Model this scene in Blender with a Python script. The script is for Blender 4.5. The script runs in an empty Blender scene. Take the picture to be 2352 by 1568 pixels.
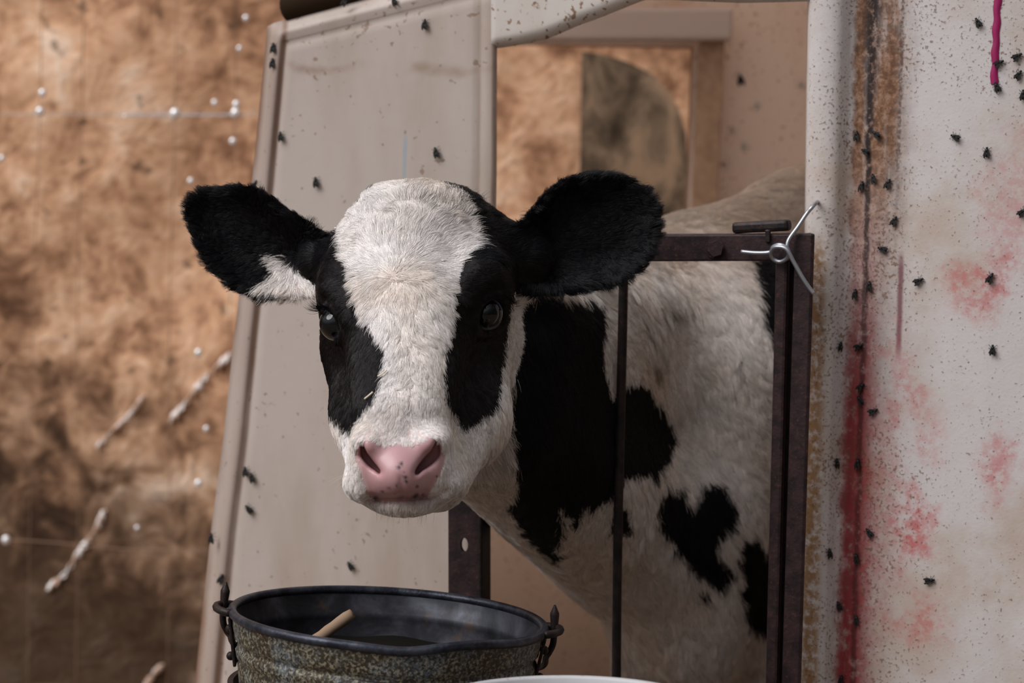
import bpy, bmesh, math, random, os
import numpy as np
from mathutils import Vector, Matrix, kdtree

rng = np.random.default_rng(7)
random.seed(7)
SC = bpy.context.scene
COL = SC.collection
FUR = 1.0

# ------------------------------------------------------------------ camera, light, exposure
FPX = 5750.0                       # focal length in pixels of the 2352 px frame
CAM_D, CAM_Z, PITCH = 2.3, 0.88, math.radians(4.0)
cam_data = bpy.data.cameras.new('camera')
cam = bpy.data.objects.new('camera', cam_data)
COL.objects.link(cam)
cam.location = (0, -CAM_D, CAM_Z)
cam.rotation_euler = (math.pi / 2 - PITCH, 0, 0)
cam_data.sensor_width = 36.0
cam_data.lens = FPX / 2352 * 36
cam_data.clip_start = 0.05
cam_data.dof.use_dof = True
cam_data.dof.focus_distance = 2.31
cam_data.dof.aperture_fstop = 5.9
SC.camera = cam

SC.view_settings.view_transform = 'Standard'
SC.view_settings.look = 'None'
SC.view_settings.gamma = 1.0
SC.view_settings.use_curve_mapping = False
SC.view_settings.exposure = 0.0

world = bpy.data.worlds.new('overcast_sky')
SC.world = world
world.use_nodes = True
wt = world.node_tree
wt.nodes.clear()
w_out = wt.nodes.new('ShaderNodeOutputWorld')
w_bg = wt.nodes.new('ShaderNodeBackground')
w_tc = wt.nodes.new('ShaderNodeTexCoord')
w_dot = wt.nodes.new('ShaderNodeVectorMath'); w_dot.operation = 'DOT_PRODUCT'
w_dot.inputs[1].default_value = Vector((-0.42, -0.25, 0.87)).normalized()
w_ramp = wt.nodes.new('ShaderNodeValToRGB')
w_ramp.color_ramp.elements[0].position = 0.10
w_ramp.color_ramp.elements[0].color = (0.07, 0.065, 0.062, 1)
w_ramp.color_ramp.elements[1].position = 0.80
w_ramp.color_ramp.elements[1].color = (1.0, 1.02, 1.07, 1)
e = w_ramp.color_ramp.elements.new(0.45); e.color = (0.20, 0.20, 0.21, 1)
wt.links.new(w_tc.outputs['Generated'], w_dot.inputs[0])
wt.links.new(w_dot.outputs['Value'], w_ramp.inputs['Fac'])
wt.links.new(w_ramp.outputs['Color'], w_bg.inputs['Color'])
w_bg.inputs['Strength'].default_value = 0.88
wt.links.new(w_bg.outputs[0], w_out.inputs[0])

sun_data = bpy.data.lights.new('sun', 'SUN')
sun_data.energy = 3.0
sun_data.angle = math.radians(40)
sun_data.color = (1.0, 0.985, 0.985)
sun = bpy.data.objects.new('sun', sun_data)
COL.objects.link(sun)
sun.rotation_euler = Vector((0.62, 0.40, -0.78)).to_track_quat('-Z', 'Y').to_euler()


# ------------------------------------------------------------------ helpers
CT, ST = math.cos(PITCH), math.sin(PITCH)

def W(px, py, Y):
    """The point of the place at depth plane Y that stands at that direction from the photographer."""
    px = np.asarray(px, float); py = np.asarray(py, float); Y = np.asarray(Y, float)
    a = (px - 1176) / FPX; b = (784 - py) / FPX
    dy = CT + b * ST
    dz = -ST + b * CT
    s = (Y + CAM_D) / dy
    return np.stack(np.broadcast_arrays(a * s, Y, CAM_Z + dz * s), -1)

def V(px, py, Y):
    return Vector(W(px, py, Y))

def proj(p):
    x = p[..., 0]; y = p[..., 1] + CAM_D; z = p[..., 2] - CAM_Z
    f = y * CT - z * ST
    u = y * ST + z * CT
    f = np.maximum(f, 1e-3)
    return 1176 + FPX * x / f, 784 - FPX * u / f

def tag(o, label=None, cat=None, group=None, kind=None):
    if label: o['label'] = label
    if cat: o['category'] = cat
    if group: o['group'] = group
    if kind: o['kind'] = kind
    return o

def empty(name, loc, label, cat, group=None):
    o = bpy.data.objects.new(name, None)
    COL.objects.link(o)
    o.location = loc
    o.empty_display_size = 0.05
    return tag(o, label, cat, group)

def link(name, me, mat=None, parent=None, smooth=True):
    o = bpy.data.objects.new(name, me)
    COL.objects.link(o)
    if mat is not None:
        for m in (mat if isinstance(mat, (list, tuple)) else [mat]):
            me.materials.append(m)
    if smooth and len(me.polygons):
        me.polygons.foreach_set('use_smooth', [True] * len(me.polygons))
    if parent is not None:
        o.parent = parent
        if parent.type == 'EMPTY' or True:
            o.matrix_parent_inverse = Matrix.Identity(4)
            o.location = -Vector(parent.location) if parent.parent is None else o.location
            if parent.rotation_euler[:] != (0, 0, 0):
                pass
    return o

def mesh_from(name, verts, faces):
    me = bpy.data.meshes.new(name)
    me.from_pydata([tuple(map(float, v)) for v in verts], [], faces)
    me.update()
    return me

def bm_to(name, bm, mat=None, parent=None, smooth=True):
    bmesh.ops.recalc_face_normals(bm, faces=bm.faces)
    me = bpy.data.meshes.new(name)
    bm.to_mesh(me); bm.free()
    return link(name, me, mat, parent, smooth)

def tube_bm(bm, pts, rad, seg=8, closed=False, cap=True):
    pts = [Vector(p) for p in pts]
    n = len(pts)
    rads = list(rad) if hasattr(rad, '__len__') else [rad] * n
    rings = []
    up = Vector((0, 0, 1))
    prev = None
    for i, p in enumerate(pts):
        if closed:
            t = pts[(i + 1) % n] - pts[i - 1]
        else:
            t = pts[min(i + 1, n - 1)] - pts[max(i - 1, 0)]
        t.normalize()
        if prev is None:
            a = t.cross(up)
            if a.length < 0.1: a = t.cross(Vector((1, 0, 0)))
        else:
            a = prev - t * prev.dot(t)
        a.normalize(); prev = a
        b = t.cross(a)
        rings.append([bm.verts.new(p + (a * math.cos(2 * math.pi * k / seg) + b * math.sin(2 * math.pi * k / seg)) * rads[i]) for k in range(seg)])
    m = n if closed else n - 1
    for i in range(m):
        r0, r1 = rings[i], rings[(i + 1) % n]
        for k in range(seg):
            bm.faces.new((r0[k], r0[(k + 1) % seg], r1[(k + 1) % seg], r1[k]))
    if cap and not closed:
        bm.faces.new(rings[0][::-1]); bm.faces.new(rings[-1])
    return bm

def tube(name, pts, rad, mat, parent=None, seg=8, closed=False):
    bm = bmesh.new()
    tube_bm(bm, pts, rad, seg, closed)
    return bm_to(name, bm, mat, parent)

def spline(pts, n=24):
    """Catmull-Rom through pts."""
    P = [Vector(p) for p in pts]
    P = [P[0] * 2 - P[1]] + P + [P[-1] * 2 - P[-2]]
    out = []
    segs = len(P) - 3
    for i in range(segs):
        k = max(2, n // segs)
        for j in range(k):
            t = j / k
            a, b, c, d = P[i:i + 4]
            out.append(0.5 * ((2 * b) + (c - a) * t + (2 * a - 5 * b + 4 * c - d) * t * t + (3 * b - a - 3 * c + d) * t ** 3))
    out.append(P[-2])
    return out

def bar_bm(bm, a, b, wdir, w, t, bevel=0.0015):
    """Flat bar from a to b, width w along wdir, thickness t."""
    a = Vector(a); b = Vector(b)
    d = (b - a).normalized()
    wd = Vector(wdir); wd = (wd - d * wd.dot(d)).normalized()
    td = d.cross(wd)
    vs = []
    for p in (a, b):
        for s, r in ((-1, -1), (1, -1), (1, 1), (-1, 1)):
            vs.append(bm.verts.new(p + wd * (s * w / 2) + td * (r * t / 2)))
    fs = [(0, 1, 2, 3), (4, 7, 6, 5), (0, 4, 5, 1), (1, 5, 6, 2), (2, 6, 7, 3), (3, 7, 4, 0)]
    faces = [bm.faces.new([vs[i] for i in f]) for f in fs]
    if bevel:
        edges = {e for f in faces for e in f.edges}
        bmesh.ops.bevel(bm, geom=list(edges), offset=bevel, segments=2, affect='EDGES', profile=0.5)
    return bm


class G:
    """Small node-graph writer."""
    def __init__(self, name, rough=0.6, spec=0.4):
        self.m = bpy.data.materials.new(name)
        self.m.use_nodes = True
        self.t = self.m.node_tree
        self.b = self.t.nodes['Principled BSDF']
        self.b.inputs['Roughness'].default_value = rough
        self.b.inputs['Specular IOR Level'].default_value = spec
        self._tc = None
    def put(self, sock, v):
        if isinstance(v, bpy.types.NodeSocket): self.t.links.new(v, sock)
        elif isinstance(v, (tuple, list)):
            sock.default_value = tuple(v) + ((1,) if len(v) == 3 and sock.type == 'RGBA' else ())
        else: sock.default_value = v
    def tc(self, which='Object'):
        if self._tc is None: self._tc = self.t.nodes.new('ShaderNodeTexCoord')
        return self._tc.outputs[which]
    def math(self, op, a, b=0.0, c=0.0, clamp=False):
        n = self.t.nodes.new('ShaderNodeMath'); n.operation = op; n.use_clamp = clamp
        for i, v in enumerate((a, b, c)): self.put(n.inputs[i], v)
        return n.outputs[0]
    def vec(self, op, a, b=(0, 0, 0), out=0):
        n = self.t.nodes.new('ShaderNodeVectorMath'); n.operation = op
        self.put(n.inputs[0], a)
        if op == 'SCALE': self.put(n.inputs['Scale'], b)
        else: self.put(n.inputs[1], b)
        return n.outputs[out]
    def sep(self, v):
        n = self.t.nodes.new('ShaderNodeSeparateXYZ'); self.put(n.inputs[0], v)
        return n.outputs
    def noise(self, scale, vec=None, detail=4.0, rough=0.55, dist=0.0, out='Fac'):
        n = self.t.nodes.new('ShaderNodeTexNoise')
        self.put(n.inputs['Vector'], self.tc() if vec is None else vec)
        n.inputs['Scale'].default_value = scale
        n.inputs['Detail'].default_value = detail
        n.inputs['Roughness'].default_value = rough
        n.inputs['Distortion'].default_value = dist
        return n.outputs[out]
    def voronoi(self, scale, vec=None, out='Distance', feature='F1'):
        n = self.t.nodes.new('ShaderNodeTexVoronoi'); n.feature = feature
        self.put(n.inputs['Vector'], self.tc() if vec is None else vec)
        n.inputs['Scale'].default_value = scale
        return n.outputs[out]
    def mapr(self, v, a, b, c=0.0, d=1.0, smooth=True):
        n = self.t.nodes.new('ShaderNodeMapRange')
        if smooth: n.interpolation_type = 'SMOOTHSTEP'
        self.put(n.inputs['Value'], v)
        for k, x in zip(('From Min', 'From Max', 'To Min', 'To Max'), (a, b, c, d)): self.put(n.inputs[k], x)
        return n.outputs[0]
    def ramp(self, f, stops):
        n = self.t.nodes.new('ShaderNodeValToRGB')
        el = n.color_ramp.elements
        while len(el) < len(stops): el.new(0.5)
        for q, (p, c) in zip(el, stops): q.position = p; q.color = tuple(c) + (1,)
        self.put(n.inputs[0], f)
        return n.outputs[0]
    def mix(self, f, a, b, mode='MIX'):
        n = self.t.nodes.new('ShaderNodeMix'); n.data_type = 'RGBA'; n.blend_type = mode
        self.put(n.inputs[0], f); self.put(n.inputs[6], a); self.put(n.inputs[7], b)
        return n.outputs[2]
    def scale(self, v, s):
        return self.vec('MULTIPLY', v, s)
    def attr(self, name):
        n = self.t.nodes.new('ShaderNodeAttribute'); n.attribute_name = name
        return n
    def bump(self, h, strength=0.3, dist=0.002):
        n = self.t.nodes.new('ShaderNodeBump')
        n.inputs['Strength'].default_value = strength
        n.inputs['Distance'].default_value = dist
        self.put(n.inputs['Height'], h)
        self.t.links.new(n.outputs[0], self.b.inputs['Normal'])
    def color(self, c): self.put(self.b.inputs['Base Color'], c)
    def rough(self, r): self.put(self.b.inputs['Roughness'], r)
    def translucent(self, col, amount):
        tr = self.t.nodes.new('ShaderNodeBsdfTranslucent'); self.put(tr.inputs[0], col)
        mx = self.t.nodes.new('ShaderNodeMixShader'); mx.inputs[0].default_value = amount
        out = self.t.nodes['Material Output']
        self.t.links.new(self.b.outputs[0], mx.inputs[1]); self.t.links.new(tr.outputs[0], mx.inputs[2])
        self.t.links.new(mx.outputs[0], out.inputs[0])

def simple(name, col, rough=0.6, metal=0.0, spec=0.4):
    g = G(name, rough, spec); g.color(col); g.b.inputs['Metallic'].default_value = metal
    return g.m

# ------------------------------------------------------------------ materials
def mat_wall():
    g = G('weathered_earth_wall', 0.9, 0.15)
    v = g.tc()
    n1 = g.noise(3.2, v, 6, 0.66, 0.6)
    n2 = g.noise(14, v, 3, 0.6, 0.4)
    n3 = g.noise(40, v, 1, 0.5)
    f = g.math('ADD', g.math('MULTIPLY', n1, 0.52), g.math('ADD', g.math('MULTIPLY', n2, 0.36), g.math('MULTIPLY', n3, 0.12)))
    f = g.math('ADD', g.math('MULTIPLY', g.math('SUBTRACT', f, 0.5), 1.35), 0.5)
    c = g.ramp(f, [(0.32, (0.13, 0.062, 0.034)), (0.42, (0.36, 0.185, 0.105)), (0.50, (0.62, 0.35, 0.205)), (0.58, (0.78, 0.49, 0.315)), (0.66, (0.88, 0.65, 0.49))])
    # damp dirt that has risen from the ground at the left foot of the wall
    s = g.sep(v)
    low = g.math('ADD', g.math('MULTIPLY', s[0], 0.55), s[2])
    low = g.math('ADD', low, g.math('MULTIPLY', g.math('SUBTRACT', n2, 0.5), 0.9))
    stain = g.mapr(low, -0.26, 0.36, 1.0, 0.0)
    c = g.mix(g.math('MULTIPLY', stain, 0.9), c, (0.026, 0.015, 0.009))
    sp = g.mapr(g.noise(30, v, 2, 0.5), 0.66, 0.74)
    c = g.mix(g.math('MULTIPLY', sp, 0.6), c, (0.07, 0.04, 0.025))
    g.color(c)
    g.bump(n2, 0.5, 0.02)
    return g.m

def mat_ground():
    g = G('trodden_dirt', 0.95, 0.1)
    n = g.noise(9, None, 6, 0.65)
    g.color(g.ramp(n, [(0.3, (0.09, 0.06, 0.042)), (0.55, (0.20, 0.145, 0.10)), (0.75, (0.30, 0.24, 0.17))]))
    g.bump(g.noise(40, None, 5), 0.7, 0.01)
    return g.m

def mat_plastic(name, base, dirt, speck=0.5, streak=0.5, trans=0.25, uvscale=(1, 1, 1)):
    g = G(name, 0.5, 0.35)
    v = g.tc()
    big = g.noise(5, g.scale(v, (1, 1, 0.35)), 5, 0.6)
    c = g.mix(g.math('MULTIPLY', g.mapr(big, 0.48, 0.72), streak), base, dirt)
    fine = g.noise(150, v, 2, 0.5)
    cl = g.noise(9, v, 3, 0.6)
    sp = g.math('MULTIPLY', g.mapr(g.math('ADD', fine, g.math('MULTIPLY', cl, 0.25)), 0.74, 0.82), speck)
    c = g.mix(sp, c, (0.22, 0.11, 0.05))
    g.color(c)
    g.bump(g.noise(60, v, 3), 0.15, 0.002)
    if trans: g.translucent(c, trans)
    return g.m

def mat_front_panel():
    """Left front panel: u runs across in thousandths of the panel grid, v downwards."""
    g = G('grimy_white_plastic', 0.5, 0.3)
    v = g.tc()
    big = g.noise(7, g.scale(v, (1, 1, 0.3)), 5, 0.6)
    c = g.mix(g.mapr(big, 0.40, 0.75), (0.52, 0.445, 0.40), (0.40, 0.31, 0.25))
    uv = g.tc('UV'); s = g.sep(uv)
    # rust brown dirt lying in the moulded grooves near the rim and along the opening
    wob = g.math('MULTIPLY', g.math('SUBTRACT', g.noise(14, v, 3), 0.5), 0.010)
    u = g.math('ADD', s[0], wob)
    for c0, wd, k in ((0.078, 0.022, 0.85), (0.0, 0.030, 0.85), (0.045, 0.06, 0.40), (0.925, 0.012, 0.5), (0.985, 0.014, 0.75)):
        d = g.math('ABSOLUTE', g.math('SUBTRACT', u, c0))
        band = g.math('MULTIPLY', g.mapr(d, 0.0, wd, 1.0, 0.0), g.mapr(g.noise(9, g.scale(v, (1, 1, 0.5)), 4), 0.3, 0.6, 0.25, k))
        c = g.mix(band, c, (0.20, 0.095, 0.05))
    dv = g.math('ABSOLUTE', g.math('SUBTRACT', g.math('ADD', s[1], g.math('MULTIPLY', wob, 4.0)), 0.10))
    band = g.math('MULTIPLY', g.mapr(dv, 0.0, 0.012, 1.0, 0.0), g.mapr(g.noise(12, v, 4), 0.4, 0.65, 0.0, 0.5))
    c = g.mix(band, c, (0.25, 0.14, 0.08))
    fine = g.mapr(g.math('ADD', g.noise(120, v, 2), g.math('MULTIPLY', g.noise(8, v, 3), 0.4)), 0.86, 0.95)
    c = g.mix(g.math('MULTIPLY', fine, 0.6), c, (0.20, 0.10, 0.05))
    # a pale blue marker scribble
    d1 = g.math('ABSOLUTE', g.math('SUBTRACT', u, 0.62))
    mk = g.math('MULTIPLY', g.mapr(d1, 0.004, 0.012, 1.0, 0.0), g.math('MULTIPLY', g.mapr(s[1], 0.19, 0.21), g.mapr(s[1], 0.24, 0.30, 1.0, 0.0)))
    c = g.mix(g.math('MULTIPLY', mk, 0.6), c, (0.30, 0.38, 0.45))
    g.color(c)
    g.bump(g.noise(50, v, 3), 0.15, 0.002)
    g.translucent(c, 0.18)
    return g.m

def mat_side_panel():
    """Right panel: UV = (px - 1850, py) / 1000 along its own surface."""
    g = G('stained_white_plastic', 0.5, 0.3)
    v = g.tc(); uv = g.tc('UV'); s = g.sep(uv)
    U, Vv = s[0], s[1]
    n_big = g.noise(9, v, 5, 0.6)
    n_mid = g.noise(38, v, 4, 0.6)
    n_fine = g.noise(330, v, 2, 0.5)
    n_grain = g.noise(130, v, 4, 0.65)
    n_str = g.noise(60, g.scale(v, (1, 1, 0.12)), 4, 0.6)
    c = g.mix(g.mapr(n_big, 0.42, 0.7), (0.59, 0.55, 0.54), (0.49, 0.40, 0.345))
    # brown film washed over the flange outer edge and broad patches
    c = g.mix(g.math('MULTIPLY', g.mapr(g.math('ABSOLUTE', g.math('SUBTRACT', U, 0.020)), 0.012, 0.055, 1.0, 0.0), g.math('MULTIPLY', g.mapr(Vv, 0.50, 0.60), g.mapr(n_grain, 0.30, 0.56, 0.25, 1.0))), c, (0.27, 0.15, 0.075))
    # crease centre line: drifts left on the way down
    uc = 0.148
    d = g.math('SUBTRACT', U, uc)
    wob = g.math('MULTIPLY', g.math('SUBTRACT', n_mid, 0.5), 0.05)
    dw = g.math('ADD', d, wob)
    band = g.math('MULTIPLY', g.mapr(dw, -0.050, -0.030), g.mapr(dw, 0.045, 0.12, 1.0, 0.0))
    band_t = g.math('MULTIPLY', band, g.mapr(n_str, 0.25, 0.52, 0.45, 1.0))
    brown_k = g.mapr(Vv, 0.30, 0.75, 1.0, 0.35)
    c = g.mix(g.math('MULTIPLY', g.math('MULTIPLY', band_t, brown_k), g.mapr(n_grain, 0.30, 0.50, 0.80, 1.0)), c, g.mix(g.mapr(n_grain, 0.42, 0.62), (0.25, 0.125, 0.068), (0.12, 0.055, 0.028)))
    # red marker paint running down the crease, stronger below
    red = g.math('MULTIPLY', g.math('MULTIPLY', g.mapr(dw, -0.055, -0.025), g.mapr(dw, 0.0, 0.060, 1.0, 0.0)), g.mapr(Vv, 0.35, 0.95, 0.0, 0.95))
    red = g.math('MULTIPLY', red, g.mapr(g.math('ADD', g.math('MULTIPLY', n_mid, 0.5), g.math('MULTIPLY', n_grain, 0.5)), 0.34, 0.50, 0.5, 1.0))
    c = g.mix(red, c, (0.23, 0.016, 0.022))
    # black dirt lines in the crease
    d2 = g.math('ABSOLUTE', g.math('ADD', d, g.math('MULTIPLY', g.math('SUBTRACT', n_mid, 0.5), 0.02)))
    d3 = g.math('ABSOLUTE', g.math('SUBTRACT', g.math('ADD', d, g.math('MULTIPLY', wob, 0.25)), 0.068))
    bl2 = g.math('MULTIPLY', g.mapr(d3, 0.001, 0.007, 1.0, 0.0), g.mapr(Vv, 0.30, 0.60, 0.75, 0.0))
    c = g.mix(g.math('MULTIPLY', bl2, g.mapr(n_fine, 0.3, 0.6)), c, (0.06, 0.04, 0.04))
    d4 = g.math('ABSOLUTE', g.math('ADD', g.math('SUBTRACT', d, 0.082), g.math('MULTIPLY', wob, 0.12)))
    r2 = g.math('MULTIPLY', g.mapr(d4, 0.002, 0.010, 1.0, 0.0), g.math('MULTIPLY', g.mapr(Vv, 0.56, 0.62), g.mapr(Vv, 0.78, 0.84, 1.0, 0.0)))
    c = g.mix(g.math('MULTIPLY', r2, 0.8), c, (0.16, 0.03, 0.05))
    # rubbed pink paint patches
    for (a, b, ra, rb, k) in ((0.41, 0.66, 0.10, 0.09, 0.55), (0.285, 1.21, 0.055, 0.10, 0.7), (0.47, 1.08, 0.05, 0.10, 0.55), (0.30, 1.43, 0.08, 0.07, 0.5), (0.48, 0.50, 0.09, 0.20, 0.35), (0.24, 0.85, 0.05, 0.12, 0.45), (0.20, 1.15, 0.10, 0.35, 0.3), (0.31, 1.0, 0.05, 0.1, 0.3)):
        dx = g.math('DIVIDE', g.math('SUBTRACT', U, a), ra); dy = g.math('DIVIDE', g.math('SUBTRACT', Vv, b), rb)
        q = g.math('SQRT', g.math('ADD', g.math('MULTIPLY', dx, dx), g.math('MULTIPLY', dy, dy)))
        q = g.math('ADD', q, g.math('MULTIPLY', g.math('SUBTRACT', n_mid, 0.5), 2.6))
        c = g.mix(g.math('MULTIPLY', g.mapr(q, 0.0, 1.25, k, 0.0), g.mapr(n_grain, 0.36, 0.60, 0.25, 1.15)), c, (0.50, 0.10, 0.10))
    # grimy speckle over everything, denser near the crease and at the top
    cl = g.noise(14, v, 4, 0.65)
    near = g.mapr(g.math('ABSOLUTE', d), 0.0, 0.25, 0.10, 0.0)
    topd = g.math('MULTIPLY', g.mapr(Vv, 0.0, 0.25, 0.07, 0.0), g.mapr(U, 0.1, 0.3))
    f = g.math('ADD', g.math('ADD', n_fine, g.math('MULTIPLY', cl, 0.32)), g.math('ADD', near, topd))
    c = g.mix(g.math('MULTIPLY', g.mapr(f, 0.80, 0.92), 0.7), c, (0.15, 0.07, 0.036))
    bl = g.math('MULTIPLY', g.mapr(d2, 0.003, g.mapr(Vv, 0.0, 0.4, 0.034, 0.010), 1.0, 0.0), g.mapr(n_grain, 0.34, 0.50, 0.40, 1.0))
    bl = g.math('MULTIPLY', bl, g.mapr(Vv, 0.25, 1.0, 0.97, 0.6))
    c = g.mix(bl, c, (0.018, 0.012, 0.012))
    f2 = g.noise(300, g.vec('ADD', v, (3.1, 1.7, 5.2)), 1, 0.4)
    c = g.mix(g.math('MULTIPLY', g.mapr(g.math('ADD', f2, g.math('MULTIPLY', near, 0.5)), 0.74, 0.80), 0.7), c, (0.12, 0.065, 0.045))
    g.color(c)
    g.bump(g.math('ADD', n_mid, g.math('MULTIPLY', n_fine, 0.5)), 0.2, 0.002)
    g.translucent(c, 0.12)
    return g.m

def mat_rust(name, a, b, metal=0.3, rough=0.55):
    g = G(name, rough, 0.22)
    n = g.noise(60, None, 5, 0.65)
    n2 = g.noise(260, None, 2, 0.6)
    c = g.mix(g.mapr(n, 0.35, 0.65), a, b)
    c = g.mix(g.mapr(n2, 0.58, 0.74, 0, 0.25), c, (0.16, 0.06, 0.045))
    g.color(c)
    g.b.inputs['Metallic'].default_value = metal
    g.bump(g.math('ADD', n, g.math('MULTIPLY', n2, 0.6)), 0.5, 0.0012)
    return g.m

def mat_bucket():
    g = G('corroded_galvanised_metal', 0.55, 0.5)
    v = g.tc()
    n1 = g.noise(24, v, 5, 0.65, 0.4)
    n2 = g.noise(420, v, 3, 0.6)
    n3 = g.noise(90, v, 3, 0.6)
    c = g.ramp(n1, [(0.35, (0.052, 0.068, 0.088)), (0.46, (0.085, 0.10, 0.115)), (0.55, (0.105, 0.090, 0.060)), (0.68, (0.085, 0.048, 0.024))])
    c = g.mix(g.mapr(g.math('ADD', n2, g.math('MULTIPLY', n3, 0.35)), 0.64, 0.76, 0, 0.7), c, (0.30, 0.275, 0.20))
    c = g.mix(g.mapr(g.math('ADD', g.noise(330, g.vec('ADD', v, (2, 5, 1)), 3, 0.6), g.math('MULTIPLY', n1, 0.3)), 0.62, 0.70, 0, 0.9), c, (0.02, 0.015, 0.010))
    g.color(c)
    g.b.inputs['Metallic'].default_value = 0.25
    g.bump(n2, 0.4, 0.001)
    return g.m

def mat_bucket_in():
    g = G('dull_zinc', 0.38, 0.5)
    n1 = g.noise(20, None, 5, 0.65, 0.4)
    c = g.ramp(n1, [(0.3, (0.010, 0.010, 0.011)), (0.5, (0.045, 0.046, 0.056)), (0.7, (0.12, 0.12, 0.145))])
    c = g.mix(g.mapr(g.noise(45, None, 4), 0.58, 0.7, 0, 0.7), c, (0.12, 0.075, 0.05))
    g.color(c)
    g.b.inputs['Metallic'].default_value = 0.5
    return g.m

M = {}
M['wall'] = mat_wall()
M['ground'] = mat_ground()
M['front'] = mat_front_panel()
M['side'] = mat_side_panel()
M['rear'] = mat_plastic('rear_white_plastic', (0.90, 0.85, 0.81), (0.76, 0.63, 0.54), 0.5, 0.8, 0.72)
M['roof'] = mat_plastic('thin_white_plastic', (0.86, 0.82, 0.78), (0.78, 0.70, 0.62), 0.2, 0.4, 0.85)
M['lintel'] = simple('dull_mauve_board', (0.46, 0.36, 0.32), 0.8)
M['jamb'] = mat_rust('rusty_brown_jamb', (0.30, 0.185, 0.12), (0.40, 0.26, 0.175), 0.0, 0.8)
M['header'] = mat_plastic('header_plastic', (0.62, 0.57, 0.53), (0.50, 0.38, 0.28), 0.9, 0.5, 0.2)
M['dark_brown'] = simple('dark_brown_roll', (0.022, 0.012, 0.006), 0.9, 0, 0.1)
M['slab'] = None
M['iron'] = mat_rust('dark_brown_painted_iron', (0.014, 0.008, 0.0085), (0.034, 0.017, 0.018), 0.05, 0.55)
M['iron_dark'] = mat_rust('blackened_iron', (0.012, 0.010, 0.011), (0.030, 0.020, 0.018), 0.3, 0.5)
M['wire'] = simple('galvanised_wire', (0.36, 0.37, 0.40), 0.38, 0.8)
M['bucket'] = mat_bucket()
M['bucket_in'] = mat_bucket_in()
M['rim'] = mat_rust('worn_blue_grey_rim', (0.018, 0.020, 0.028), (0.050, 0.054, 0.070), 0.5, 0.4)
M['wood'] = simple('bare_wood', (0.25, 0.165, 0.105), 0.85)
M['white_plastic'] = mat_plastic('clean_white_plastic', (0.42, 0.41, 0.415), (0.33, 0.31, 0.29), 0.4, 0.4, 0.0)
M['magenta'] = simple('magenta_marker_paint', (0.25, 0.004, 0.075), 0.5)
M['fly'] = simple('black_fly', (0.006, 0.006, 0.007), 0.45, 0, 0.3)
M['fly_wing'] = simple('fly_wing', (0.018, 0.017, 0.016), 0.5, 0, 0.25)

# ------------------------------------------------------------------ setting: ground and the earth wall behind
def grid_mesh(name, fn, nu, nv, mat, parent=None, uv=None, thick=0.0):
    vs = []; uvs = []
    for j in range(nv + 1):
        for i in range(nu + 1):
            vs.append(fn(i / nu, j / nv))
            if uv: uvs.append(uv(i / nu, j / nv))
    fs = [(j * (nu + 1) + i, j * (nu + 1) + i + 1, (j + 1) * (nu + 1) + i + 1, (j + 1) * (nu + 1) + i) for j in range(nv) for i in range(nu)]
    me = mesh_from(name, vs, fs)
    if uv:
        L = me.uv_layers.new(name='UVMap')
        idx = np.empty(len(me.loops), np.int32); me.loops.foreach_get('vertex_index', idx)
        L.data.foreach_set('uv', np.asarray(uvs, np.float32)[idx].ravel())
    o = link(name, me, mat, parent)
    if thick:
        md = o.modifiers.new('thickness', 'SOLIDIFY'); md.thickness = thick; md.offset = 1.0
        md.use_even_offset = False
    return o

def lump(x, z, seed=0):
    s = 0
    for k, (fx, fz, a) in enumerate(((2.1, 1.7, 1), (4.3, 5.1, .6), (9.1, 8.3, .35), (19, 17, .18))):
        s += a * math.sin(fx * x + 1.3 * k + seed + 1.4 * math.sin(fz * z * .7 + k)) * math.sin(fz * z + 2.1 * k + 1.2 * math.sin(fx * x * .8))
    return s

floor = grid_mesh('floor', lambda u, v: (-6 + 12 * u, 5.0 - 11 * v, 0.012 * lump((-6 + 12 * u), 5 - 11 * v) if 0.2 < u < .8 else 0), 120, 110, M['ground'])
tag(floor, kind='structure')
wall = grid_mesh('wall_back', lambda u, v: (-4 + 8 * u, 1.88 + 0.025 * lump((-4 + 8 * u), 2.6 - 2.75 * v) , 2.6 - 2.75 * v), 220, 90, M['wall'], thick=0.12)
tag(wall, kind='structure')

# ------------------------------------------------------------------ calf hutch of white plastic
HUTCH_LABEL = 'white plastic calf hutch with an arched doorway and brown stains'
hutch = empty('calf_hutch', (0.35, 0.9, 0.0), HUTCH_LABEL, 'calf hutch')

def interp(x, pts):
    return float(np.interp(x, [p[0] for p in pts], [p[1] for p in pts]))

def yf(x):                            # depth of the front of the hutch across the picture
    return 0.20 + (1850 - x) / 2400 * 0.44 if x < 1850 else 0.20 - (x - 1850) / 2400 * 0.30

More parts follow.
